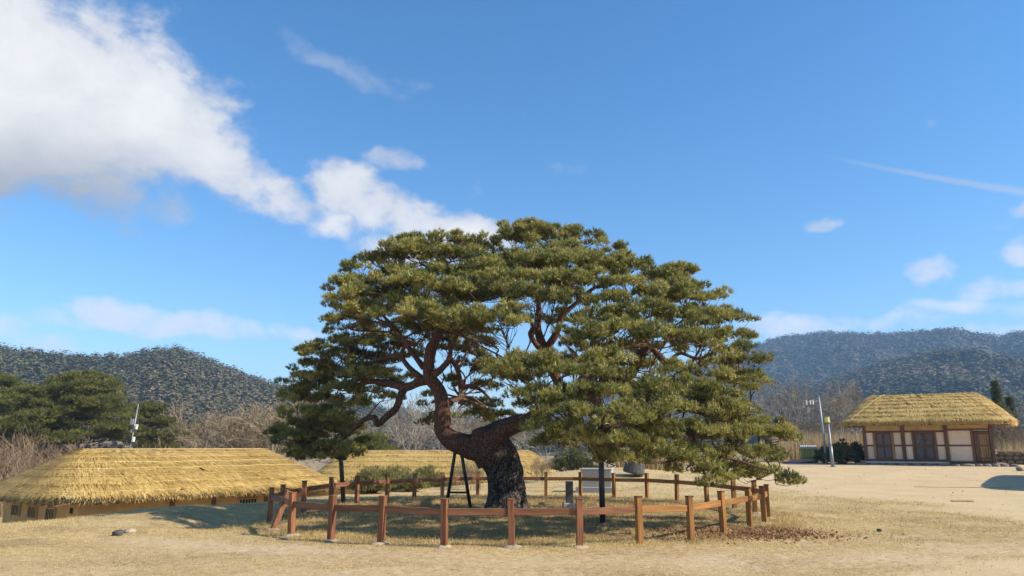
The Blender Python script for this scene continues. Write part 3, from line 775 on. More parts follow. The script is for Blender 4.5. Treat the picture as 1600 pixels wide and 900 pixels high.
# foliage pads: px, py, rx, ry (px of the photograph), optional Y
PADS = [
    # crown top, left part
    (690, 383, 66, 17), (622, 404, 54, 20), (580, 421, 46, 18), (716, 405, 50, 20), (655, 402, 50, 18), (556, 449, 44, 18), (640, 452, 74, 20), (590, 470, 62, 20),
    (758, 458, 72, 20), (705, 462, 60, 18), (531, 480, 28, 22), (560, 492, 48, 18), (673, 488, 55, 20), (625, 480, 46, 16), (779, 494, 50, 16), (728, 506, 50, 18), (700, 506, 44, 14), (749, 543, 30, 15, 21.6), (722, 535, 32, 12, 21.8),
    # dark left pads
    (559, 524, 42, 17, 21.6), (600, 536, 38, 16, 22.0), (505, 553, 42, 18, 22.0), (545, 562, 42, 18, 22.3), (589, 566, 38, 16, 22.5), (620, 590, 30, 13, 22.4), (476, 597, 40, 14, 22.3), (515, 590, 42, 16, 22.8), (547, 600, 48, 18, 23.0),
    (590, 606, 36, 14, 22.8), (466, 624, 32, 14, 22.4), (505, 630, 42, 17, 22.6), (545, 636, 38, 16, 22.9), (456, 672, 32, 14, 22.2), (486, 664, 40, 15, 22.5), (516, 684, 44, 17, 22.6), (482, 702, 38, 15, 22.2), (466, 690, 34, 12, 22.0), (540, 706, 30, 12, 23.0), (550, 668, 30, 14, 23.2), (500, 716, 36, 10, 22.3), (556, 694, 20, 9, 22.9),
    (530, 540, 40, 14, 21.4), (578, 548, 38, 14, 21.2), (612, 562, 30, 12, 21.3), (562, 582, 40, 14, 21.5), (498, 575, 38, 14, 21.8), (484, 612, 36, 13, 21.6), (525, 614, 38, 14, 21.4), (578, 588, 34, 12, 21.2), (500, 648, 38, 14, 21.8), (532, 655, 34, 13, 21.9), (468, 650, 34, 12, 22.0), (440, 680, 24, 9, 22.0), (520, 700, 36, 12, 21.8), (470, 714, 34, 9, 21.8), (512, 668, 34, 12, 21.6), (552, 712, 26, 8, 22.4), (600, 620, 26, 9, 21.9),
    (706, 545, 30, 11, 22.0), (738, 556, 24, 9, 22.2), (640, 545, 26, 12, 21.8), (690, 520, 34, 12, 21.4), (758, 606, 28, 9, 22.6), (640, 520, 40, 13, 21.2), (655, 505, 40, 13, 20.6),
    # thin shaded pads behind the fork
    (716, 634, 30, 9, 23.2), (675, 630, 24, 22, 23.0), (766, 634, 34, 10, 23.4), (680, 665, 18, 22, 23.2), (745, 650, 44, 9, 23.6), (783, 655, 34, 9, 23.4), (770, 580, 26, 16, 22.4), (655, 560, 26, 12, 21.6), (700, 600, 22, 10, 22.4), (735, 580, 22, 12, 22.6),
    # crown top, right part
    (826, 366, 56, 17), (800, 374, 40, 14), (865, 370, 40, 14), (907, 375, 42, 16), (951, 396, 36, 14), (765, 394, 38, 18), (833, 412, 64, 19), (890, 408, 52, 18), (917, 414, 56, 22), (800, 448, 80, 21), (868, 448, 56, 22), (905, 440, 46, 16),
    (964, 424, 34, 15), (1019, 421, 30, 15), (1064, 432, 38, 18), (985, 450, 48, 18), (1040, 455, 50, 18), (1103, 476, 38, 18), (1065, 470, 46, 18), (782, 506, 52, 15), (835, 470, 50, 18), (905, 476, 42, 20), (950, 470, 38, 16), (1010, 490, 58, 20), (1073, 502, 56, 20), (1135, 508, 38, 24), (1150, 530, 32, 20),
    (870, 505, 26, 10, 21.4), (925, 535, 48, 18), (900, 545, 34, 14, 19.5), (985, 520, 44, 17), (1040, 525, 50, 17), (1100, 530, 44, 18), (1135, 552, 38, 18), (960, 505, 36, 16, 20.6), 
    (905, 518, 44, 16), (942, 500, 44, 16), (990, 548, 40, 15, 19.2), (955, 590, 40, 15, 18.6), (1088, 542, 40, 15, 19.8), (1112, 572, 36, 15, 19.2), (1022, 574, 34, 14, 19.0), (880, 572, 36, 14, 18.8), (740, 518, 40, 14, 20.4), (665, 518, 40, 14, 20.6), (600, 500, 44, 15, 20.8), (540, 505, 38, 14, 21.0),
    (988, 412, 30, 13), (940, 428, 40, 16), (1034, 440, 40, 15), (1096, 455, 32, 15), (868, 394, 42, 16), (768, 424, 46, 15), (735, 432, 40, 12), (682, 430, 44, 13), (612, 432, 46, 15),
    # bright middle pads
    (824, 572, 52, 17), (795, 592, 42, 15), (850, 588, 44, 15), (760, 575, 16, 16, 21.6), (926, 574, 36, 16), (958, 560, 34, 14), (905, 590, 40, 14), (976, 576, 30, 14, 19.4), (1054, 590, 32, 17), (1160, 574, 38, 20), (1178, 600, 32, 20), (1136, 606, 44, 18), (1110, 620, 40, 16),
    (930, 622, 60, 18), (880, 630, 46, 16), (1000, 612, 52, 17), (1080, 612, 46, 17), (1040, 622, 44, 16), (848, 618, 44, 14), (830, 640, 30, 10, 18.2),
    (888, 650, 50, 17), (960, 655, 62, 19), (1032, 645, 54, 18), (1112, 645, 54, 20), (1172, 645, 38, 20), (1195, 668, 34, 17), (1150, 670, 48, 18), (860, 668, 40, 15), (900, 684, 50, 15), (1005, 680, 58, 18), (950, 690, 44, 15), (1072, 678, 52, 18), (1130, 690, 50, 17), (1205, 688, 34, 14), (870, 694, 40, 12, 18.4), (985, 702, 44, 13), (1042, 706, 46, 14), (1100, 715, 46, 14), (1160, 715, 44, 15), (1203, 718, 36, 16), (1125, 738, 40, 13), (1190, 742, 40, 13), (1212, 750, 26, 11), (1118, 752, 34, 9), (961, 722, 24, 10), (1075, 728, 34, 13), (1020, 718, 30, 10),
]
def pad_depth(px, py):
    t = min(1.0, max(0.0, (py - 350) / 370.0))
    wv = math.sqrt(max(0.0, 1 - min(1, ((px - 850) / 410.0) ** 2)))
    return TY + 0.6 - 6.3 * wv * (0.12 + 0.88 * math.sin(min(1.0, t * 1.15) * math.pi / 2) ** 1.2)

def make_pad(c, rx, rd, ry, g, per, kn, L, wd, dens, dark):
    n = max(5, int(dens * rx * rd / 0.05))
    rr = np.sqrt(g.uniform(0, 1, n)); th = g.uniform(0, 2 * math.pi, n)
    lob = 1 + 0.18 * np.sin(3 * th + g.uniform(0, 6)) + 0.12 * np.sin(5 * th + g.uniform(0, 6))
    C = np.stack([rx * rr * np.cos(th) * lob, rd * rr * np.sin(th) * lob, (ry * 0.9) * (np.sqrt(np.maximum(0, 1 - rr ** 2)) * 1.35 - 0.62) + g.normal(0, 0.05, n)], 1) + c
    rc = g.uniform(0.12, 0.23, n)
    P, D = clump_tufts(C, rc, per, g)
    tint = np.clip(np.repeat(g.normal(0.50, 0.17, n), per) + g.normal(0, 0.13, n * per) - dark, 0, 0.86)
    tint = np.where(g.uniform(0, 1, n * per) < 0.025, 1.0, tint)
    V, tt = needle_tris(P, D, kn, L, wd, 0.52, tint, g)
    return C, V, tt

def nearest_start(T_):
    d = np.linalg.norm(SP - T_, axis=1) + 0.7 * np.maximum(0, SP[:, 2] - T_[2] + 0.05) + 0.0
    # favour points that lie towards the trunk
    out = np.linalg.norm(SP[:, :2] - ROOT[:2], axis=1) - np.linalg.norm(T_[:2] - ROOT[:2])
    d = d + 0.8 * np.maximum(0, out)
    return int(np.argmin(d))

def add_pad(px, py, rx, ry, Y, dens, per, kn, seed, dark=0.0):
    g = np.random.default_rng(seed)
    c = at(px, py, Y); s = Y * 0.977 / FPX
    RX, RY = rx * s, ry * s; RD = max(0.45, RX * 0.85)
    C, V, tt = make_pad(c, RX, RD, RY, g, per, kn, 0.102, 0.0168, dens, dark)
    tgt = c - np.array([0, 0, RY * 0.55])
    i = nearest_start(tgt); st = SP[i]
    dd = tgt - st; Ld = np.linalg.norm(dd)
    mid1 = st + dd * 0.35 + g.normal(0, 0.10 * Ld, 3) * np.array([1, 1, .5]); mid2 = st + dd * 0.7 + g.normal(0, 0.08 * Ld, 3) * np.array([1, 1, .5])
    B = catmull([st, mid1, mid2, tgt], 5)
    r0 = min(SR[i] * 0.75, 0.016 + 0.012 * Ld); 
    mb = MB(); mb.tube(B - ROOT, np.linspace(r0, 0.011, len(B)), 6, False)
    for q in C:
        a = B[g.integers(len(B) // 2, len(B))]
        m_ = (a + q) / 2 + g.normal(0, 0.05, 3) - np.array([0, 0, 0.04])
        mb.tube(np.array([a, m_, q]) - ROOT, [0.009, 0.007, 0.004], 3, False)
    br = mb.build('branch', M_twig, pine, smooth=True)
    me = tri_mesh('needle_pad', V - ROOT, np.arange(len(V)).reshape(-1, 3), M_needle, tt)
    o = link('needle_pad', me, br); o['kind'] = 'stuff'

sd_ = 100
for p in PADS:
    px, py, rx, ry = p[:4]
    jit = random.uniform(-0.35, 0.35)
    Y = p[4] if len(p) > 4 else pad_depth(px, py) + jit
    thin = len(p) > 4 and Y > 22.9 and px > 640
    lf = px < 625 and py > 515
    if lf: Y += random.uniform(-1.1, 0.5)
    add_pad(px, py, rx * 1.02, ry * 1.04, Y, 1.1 if thin else (1.5 if lf else 1.8), 37, 12, sd_)
    sd_ += 1
    # far side of the crown, behind the pads that face the camera
    if len(p) == 4 and Y < TY - 1.0 and sd_ % 2 == 0:
        add_pad(px * 0.92 + 850 * 0.08, py * 0.97 + 13, rx * 0.85, ry * 0.8, TY + 0.9 * (TY - Y), 0.9, 26, 9, sd_ + 5000)
# props that carry the limbs
pr = MB()
b0 = on(941.6, 817); t0 = at(938, 662, b0[1] + 0.1)
prop = empty('prop_pole', b0); tag(prop, 'black iron prop pole under the low right branches of the big pine', 'prop pole')
pr.tube([(0, 0, -0.05), tuple((t0 - b0) * 0.5), tuple(t0 - b0)], [0.062, 0.062, 0.062], 14)
pr.build('shaft', M_iron, prop, smooth=True)
MB().box((0, 0, 0), (0.34, 0.16, 0.05), bev=0.01).build('saddle', M_iron, prop, loc=t0 - b0 + np.array([0, 0, .03]))
MB().tube([(0, 0, -.04), (0, 0, .02)], 0.12, 12).build('base_plate', M_iron, prop)
b0 = on(537, 786); t0 = at(531, 692, b0[1] - 0.15)
prop = empty('prop_pole', b0); tag(prop, 'black iron prop pole under the drooping left branches of the big pine', 'prop pole')
MB().tube([(0, 0, -0.05), tuple((t0 - b0) * .5), tuple(t0 - b0)], 0.066, 14).build('shaft', M_iron, prop, smooth=True)
MB().box((0, 0, 0), (0.34, 0.16, 0.05), bev=0.01).build('saddle', M_iron, prop, loc=t0 - b0 + np.array([0, 0, .03]))
MB().tube([(0, 0, -.04), (0, 0, .02)], 0.12, 12).build('base_plate', M_iron, prop)
fa, fb = at(697, 779, TY + 0.9), at(736, 782, TY + 0.6)
fa[2] = h1(fa[0], fa[1]); fb[2] = h1(fb[0], fb[1])
ta_, tb_ = at(712, 700, TY + 0.1), at(720, 702, TY + 0.05)
org = (fa + fb) / 2
prop = empty('support_trestle', org); tag(prop, 'black A-frame prop with rung under the left limb of the big pine', 'prop')
MB().tube([fa - org - np.array([0, 0, .05]), ta_ - org], 0.045, 12).build('leg', M_iron, prop, smooth=True)
MB().tube([fb - org - np.array([0, 0, .05]), tb_ - org], 0.045, 12).build('leg', M_iron, prop, smooth=True)
MB().tube([(fa + (ta_ - fa) * .26) - org, (fb + (tb_ - fb) * .27) - org], 0.028, 10).build('rung', M_iron, prop, smooth=True)
MB().box((0, 0, 0), (0.34, 0.2, 0.05), bev=0.01).build('saddle', M_iron, prop, loc=(ta_ + tb_) / 2 - org)

# ------------------------------------------------------------------ ring fence
POSTS = [(420, 817.5, 762), (426, 828, 766), (455, 836.7, 770), (516.7, 846, 775), (595, 850, 779.5), (694, 855, 779.6), (799.5, 855, 781.3), (906, 855, 783), (999.6, 850, 778), (1080, 844, 775.6), (1131, 834, 771.6), (1172.4, 823, 765), (1195, 817.6, 764), (1200, 810, 760), (1180, 802, 756), (1148, 796, 756), (1105, 788.5, 750), (1058, 783.5, 744.4), (1011, 779, 742.4), (960, 777.4, 739.6), (907, 775.3, 738), (853, 775, 738), (799, 774.6, 738), (746, 774.5, 738), (691, 776, 737), (647, 779, 740), (605, 782.4, 743), (557.5, 786.5, 745), (517, 792, 748.7), (474, 801, 752.5), (438.7, 809, 755)]
fence = empty('ring_fence', (RC[0], RC[1], 0))
tag(fence, 'low brown timber post and rail fence ringing the big pine', 'fence')
FO = np.array(fence.location)
bases = []
for i, (px, py, pt) in enumerate(POSTS):
    g0 = on(px, py)
    bases.append(g0)
tops = []
for i, b in enumerate(bases):
    ang = math.atan2(b[1] - RC[1], b[0] - RC[0])
    hgt = 0.77 + random.uniform(-.015, .015)
    lean = np.array([random.uniform(-.02, .02), random.uniform(-.02, .02), 0])
    if i == 1: lean = np.array([0.21, 0.22, 0]) 
    orange = 8 <= i <= 21
    t = b + np.array([0, 0, hgt]) + lean
    tops.append(t)
    M0 = Matrix.Rotation(ang + random.uniform(-.08, .08), 3, 'Z')
    d = Vector(t - b); q = Vector((0, 0, 1)).rotation_difference(d.normalized()).to_matrix()
    Mx = q @ M0
    sz = 0.105
    pm = MB(); pm.box((0, 0, 0), (sz, sz, hgt + 0.06), bev=0.006, M=Mx)
    po = pm.build('post', M_wood_or if orange else M_wood_red, fence, loc=(b + t) / 2 - FO - np.array([0, 0, 0.03]))
    cm = MB(); cm.box((0, 0, 0), (sz + 0.014, sz + 0.014, 0.022), bev=0.006, M=Mx)
    cp = cm.build('cap', M_cap if (orange or i > 21 or i < 2) else M_wood_red, po, loc=(t - b) / 2 + np.array([0, 0, 0.036]))
    if i in (1, 2, 3, 4, 5, 6, 7, 12, 13, 14, 15, 16):
        V = []; F = []
        n_ = 12
        for j, (fr, zz) in enumerate(((1.0, -0.03), (0.82, 0.018), (0.5, 0.034))):
            for k in range(n_):
                a = k * 2 * math.pi / n_; rr = (0.175 + 0.09 * mnoise.noise(Vector((i * 3.1, math.cos(a), math.sin(a))))) * fr
                V.append((rr * math.cos(a), rr * math.sin(a), zz + 0.008 * mnoise.noise(Vector((a * 2, i, j)))))
        for j in range(2):
            for k in range(n_): F.append((j * n_ + k, j * n_ + (k + 1) % n_, (j + 1) * n_ + (k + 1) % n_, (j + 1) * n_ + k))
        F.append(tuple(2 * n_ + k for k in range(n_)))
        MB().add(V, F).build('concrete_footing', M_conc, po, loc=b - (b + t) / 2 + np.array([0, 0, 0.03]), smooth=True)
for i in range(len(bases)):
    j = (i + 1) % len(bases)
    fr = 0.735
    a = bases[i] + (tops[i] - bases[i]) * fr; b = bases[j] + (tops[j] - bases[j]) * fr
    orange = 8 <= i <= 20
    d = b - a; L = np.linalg.norm(d); d = d / L
    rm = MB(); rm.beam(tuple(-d * (L / 2 - 0.045)), tuple(d * (L / 2 - 0.045)), 0.042, 0.115, 0.005)
    rm.build('rail', M_rail_or if orange else M_rail_red, fence, loc=(a + b) / 2 - FO)

# ------------------------------------------------------------------ stones and monuments
def lumpy(name, size, mat, seed, sub=2, flat=1.0, rough=0.16):
    import bmesh
    bm = bmesh.new(); bmesh.ops.create_icosphere(bm, subdivisions=sub, radius=1.0)
    for v in bm.verts:
        n = v.co.normalized(); k = 1 + rough * 2 * mnoise.noise(n * 1.3 + Vector((seed * 3.7, 0, 0))) + rough * mnoise.noise(n * 3.1 + Vector((0, seed * 1.9, 0)))
        # squarish stone
        m_ = max(abs(n.x), abs(n.y), abs(n.z)); p = n * k * (0.6 + 0.4 / m_ * 0.85)
        v.co = Vector((p.x * size[0] / 2, p.y * size[1] / 2, p.z * size[2] / 2 * flat))
    me = bpy.data.meshes.new(name); bm.to_mesh(me); bm.free(); me.materials.append(mat)
    me.polygons.foreach_set('use_smooth', [True] * len(me.polygons))
    return me

p = on(890, 794)
stele = empty('stone_stele', p, R_(3)); tag(stele, 'small dark stone stele on a pale base beside the pine trunk', 'stele')
sc = p[1] * 0.977 / FPX
MB().box((0, 0, 0.06), (21 * sc, 0.34, 0.16), bev=0.012).build('base', M_granite, stele)
MB().box((0, 0, 0.14 + 16 * sc), (11 * sc, 0.16, 32 * sc), bev=0.015).build('slab', M_granite_d, stele)
p = on(932, 769)
altar = empty('stone_block', p, R_(-14)); tag(altar, 'pale grey granite block on a plinth behind the ring fence', 'stone block')
sc = p[1] * 0.977 / FPX
MB().box((-0.03, 0, 0.09), (56 * sc, 0.95, 0.22), bev=0.012).build('plinth', M_granite, altar)
MB().box((0.04, 0.02, 0.20 + 12.5 * sc), (47 * sc, 0.72, 25 * sc), bev=0.012).build('block', M_granite, altar)
MB().box((0.04, 0.02, 0.20 + 25 * sc + .03), (49 * sc, 0.76, 0.06), bev=0.012).build('cap', M_granite, altar)
p = on(990, 748)
me = lumpy('tilted_stone', (33 * p[1] * .977 / FPX, 0.8, 0.60), M_rock_d, 3, 3, rough=0.06)
mbt = MB(); n_ = 18
sc = p[1] * .977 / FPX
Vt = []; Ft = []
for j, (rr, zz) in enumerate(((15.5, 0), (17.0, 3.0), (14.8, 17.0), (13.4, 18.6), (9.0, 18.2))):
    for k in range(n_):
        a = 2 * math.pi * k / n_; q = 1 + 0.05 * mnoise.noise(Vector((math.cos(a) * 2, math.sin(a) * 2, j)))
        Vt.append((rr * q * sc * math.cos(a), rr * q * sc * math.sin(a), zz * sc))
for j in range(4):
    for k in range(n_): Ft.append((j * n_ + k, j * n_ + (k + 1) % n_, (j + 1) * n_ + (k + 1) % n_, (j + 1) * n_ + k))
Ft.append(tuple(4 * n_ + k for k in range(n_))); Ft.append(tuple(range(n_))[::-1])
to = mbt.add(Vt, Ft).build('millstone', M_rock_d, loc=p + np.array([0, 0, 0.10]), smooth=False)
to.rotation_euler = (R_(6), R_(11), 0.3)
tag(to, 'dark tapered stone drum lying tilted in the grass behind the ring fence', 'stone')
for k, (px, py, s, lab, mt) in enumerate([(184, 837, (0.22, 0.17, 0.13), 'small dark stone on the pale lawn at left', M_rock_d), (203, 832, (0.26, 0.2, 0.10), 'small pale flat stone on the lawn at left', M_conc),
                                     (1374, 831, (0.10, 0.09, 0.08), 'small dark clod lying alone on the straw at right', M_rock_d), (1594, 736, (0.42, 0.34, 0.30), 'rounded grey rock beside the right house terrace', M_stone),
                                     (1228, 716, (0.9, 0.6, 0.55), 'pale boulder among shrubs beyond the lowest pine branch', M_conc),
                                     (846, 789, (0.20, 0.12, 0.10), 'dark broken root stub lying beside the pine trunk', M_rock_d),
                                     (540, 757, (0.8, 0.5, 0.4), 'pale flat stone beside the evergreen bushes', M_conc)]):
    p = on(px, py)
    o = link('stone', lumpy('stone', s, mt, k + 5), None, p + np.array([0, 0, s[2] * 0.3])); o.rotation_euler = (0, 0, k * 1.1)
    tag(o, lab, 'stone')
for (a, b, lab, rad) in [((1486, 784), (1521, 784), 'short dry stick lying on the sandy yard', 0.028), ((1428, 761), (1580, 763), 'long thin pole lying across the sandy yard', 0.012)]:
    A, B = on(*a), on(*b); m_ = (A + B) / 2
    n_ = 7; Q = [A + (B - A) * t + np.array([0, 0, rad * .8 + h1(*(A + (B - A) * t)[:2]) - (A + (B - A) * t)[2]]) - m_ for t in np.linspace(0, 1, n_)]
    o = MB().tube(Q, rad, 6).build('stick', M_reedstick, loc=m_); tag(o, lab, 'stick')

# ------------------------------------------------------------------ thatched roofs
def superrect(t, a, b, e=0.34):
    c, s = np.cos(t), np.sin(t)
    k = (np.abs(c / a) ** (2 / e) + np.abs(s / b) ** (2 / e)) ** (-e / 2)
    return c * k, s * k

def roof_point(t, s, a, b, c, h, bow=0.0):
    """t angle round the plan, s 0 at the eave, 1 at the ridge"""
    s = np.asarray(s, float)
    lx = a + (c - a) * s; ly = b * (1 - s) + 0.02
    x0, y0 = superrect(t, a, b, 0.34 + 0.45 * np.clip(s, 0, 1))
    fx = x0 / a; fy = y0 / b
    z = h * (1 - np.maximum(0.0, 1 - s) ** 1.38) + bow * (np.abs(fx) ** 6) * (1 - s)
    return np.stack([fx * lx, fy * ly, z], -1)

def thatch(parent, z0, a, b, c, h, mcore, mstraw, seed, courses=7, nstraw=26000, ropes=6, lip=0.22, slen=0.42, swid=0.016, step=0.05, skew=0.0, face=None, fringe=1.0):
    g = np.random.default_rng(seed)
    NT_ = 150
    # angles spaced evenly along the eave
    tt = np.linspace(0, 2 * math.pi, 4000); P0 = roof_point(tt, 0 * tt, a, b, c, h)
    L = np.concatenate([[0], np.cumsum(np.linalg.norm(np.diff(P0, axis=0), axis=1))]); 
    even = lambda n: np.interp(np.linspace(0, L[-1], n, endpoint=False), L, tt)
    T0 = even(NT_)
    def nrm(t, s):
        e = 1e-3
        p = roof_point(t, s, a, b, c, h); pt = roof_point(t + e, s, a, b, c, h) - p; ps = roof_point(t, np.minimum(s + e, 1.0005), a, b, c, h) - p
        n = np.cross(pt, ps); n = norm(n); n[n[..., 2] < 0] *= -1
        return n
    for k in range(courses):
        s0 = k / courses; s1 = min(1.0, (k + 1.35) / courses)
        rows = []
        for j, fr in enumerate((0.0, 0.0, 0.12, 0.4, 0.75, 1.0)):
            s = s0 + (s1 - s0) * fr
            rag = 0.035 * g.normal(size=NT_) if j < 2 else 0.0
            S = np.clip(np.full(NT_, s) + rag * (1.0 / max(h, 1)), 0, 1)
            p = roof_point(T0, S, a, b, c, h)
            lift = (step * (1 - fr) + 0.012) * (1 + 0.35 * g.normal(size=NT_) * 0.5)
            if j == 0: lift = -0.05 - (lip if k == 0 else 0) * 0.0 + 0 * lift
            nn = nrm(T0, S)
            p = p + nn * lift[:, None]
            if j == 0 and k == 0: p = p - np.array([0, 0, lip]) - np.stack([p[:, 0] * 0.015, p[:, 1] * 0.02, 0 * p[:, 0]], 1)
            p[:, 2] += z0
            p += 0.012 * g.normal(size=p.shape)
            rows.append(p)
        n = NT_
        V = np.concatenate(rows)
        F = [(j * n + i, j * n + (i + 1) % n, (j + 1) * n + (i + 1) % n, (j + 1) * n + i) for j in range(len(rows) - 1) for i in range(n)]
        mb = MB(); mb.add(V, F).build('thatch_course', mcore, parent, smooth=True)
    # soffit closes the underside
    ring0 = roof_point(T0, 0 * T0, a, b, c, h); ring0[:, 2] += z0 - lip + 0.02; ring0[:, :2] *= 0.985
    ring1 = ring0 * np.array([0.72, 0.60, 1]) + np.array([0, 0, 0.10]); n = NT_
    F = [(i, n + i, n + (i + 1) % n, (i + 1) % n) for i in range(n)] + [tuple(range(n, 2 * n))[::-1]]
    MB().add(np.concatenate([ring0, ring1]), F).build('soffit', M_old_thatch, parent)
    # single straws
    u = g.uniform(0, L[-1], nstraw); t = np.interp(u, L, tt)
    kc = g.integers(0, courses, nstraw); s = np.clip((kc + 1.25 * g.beta(1.0, 1.6, nstraw)) / courses, 0.0, 0.985)
    wkeep = g.uniform(0, 1, nstraw) < (0.25 + 0.75 * (1 - s))
    t, s, kc = t[wkeep], s[wkeep], kc[wkeep]
    fr = np.clip((s * courses - kc) / 1.35, 0, 1)
    p = roof_point(t, s, a, b, c, h); nn = nrm(t, s)
    dn = norm(roof_point(t, np.maximum(s - 2e-3, -0.0), a, b, c, h) - roof_point(t, s + 2e-3, a, b, c, h))
    tang = norm(np.cross(nn, dn))
    ang = g.normal(skew, 0.20, len(t))
    d = norm(dn * np.cos(ang)[:, None] + tang * np.sin(ang)[:, None] + nn * g.normal(0.03, 0.09, len(t))[:, None])
    Ls = slen * g.uniform(0.4, 1.2, len(t))
    Ls = np.minimum(Ls, (0.05 + s) / 0.9 * math.hypot(b, h) + 0.10 * fringe)
    p = p + nn * (step * (1 - fr) + 0.012 + g.uniform(0, 0.02, len(t)))[:, None]; p[:, 2] += z0
    e = p + d * Ls[:, None]
    sw = tang * (swid * g.uniform(0.5, 1.3, len(t)))[:, None] * 0.5
    V = np.stack([p - sw, p + sw, e], 1).reshape(-1, 3)
    tn = np.clip(0.5 + 0.8 * (vnoise(u[wkeep], s * 6, 0.9, seed) - 0.5) + g.normal(0, 0.17, len(t)), 0, 1)
    o = link('loose_straw', tri_mesh('loose_straw', V, np.arange(len(V)).reshape(-1, 3), mstraw, np.repeat(tn, 3)), parent); o['kind'] = 'stuff'
    # hanging fringe under the eave
    nf = int(nstraw * 0.10 * fringe) + 10
    t = np.interp(g.uniform(0, L[-1], nf), L, tt); p = roof_point(t, 0 * t + 0.005, a, b, c, h); p[:, 2] += z0 + g.uniform(-lip * 0.9, 0.02, nf)
    outw = norm(np.stack([p[:, 0] / a ** 2, p[:, 1] / b ** 2, 0 * t], 1))
    d = norm(outw * g.uniform(0.1, 0.9, nf)[:, None] + np.array([0, 0, -0.8]) + 0.25 * g.normal(size=(nf, 3)))
    e = p + d * g.uniform(0.08, 0.30, nf)[:, None]; side = norm(np.cross(d, outw)) * swid * 0.5
    V = np.stack([p - side, p + side, e], 1).reshape(-1, 3)
    o = link('eave_fringe', tri_mesh('eave_fringe', V, np.arange(len(V)).reshape(-1, 3), mstraw, np.repeat(np.clip(g.normal(.35, .2, nf), 0, 1), 3)), parent); o['kind'] = 'stuff'
    # straw ropes
    for k in range(ropes):
        s = 0.05 + 0.88 * k / max(1, ropes - 1)
        T1 = even(110); S = np.full(110, s) + 0.006 * np.sin(T1 * 9 + k) + 0.003 * g.normal(size=110)
        q = roof_point(T1, S, a, b, c, h) + nrm(T1, S) * 0.062; q[:, 2] += z0
        q = np.concatenate([q, q[:1]])
        MB().tube(q, 0.014, 4, False).build('rope', M_rope, parent, smooth=True)
    return

def house_frame(o, pts): ...

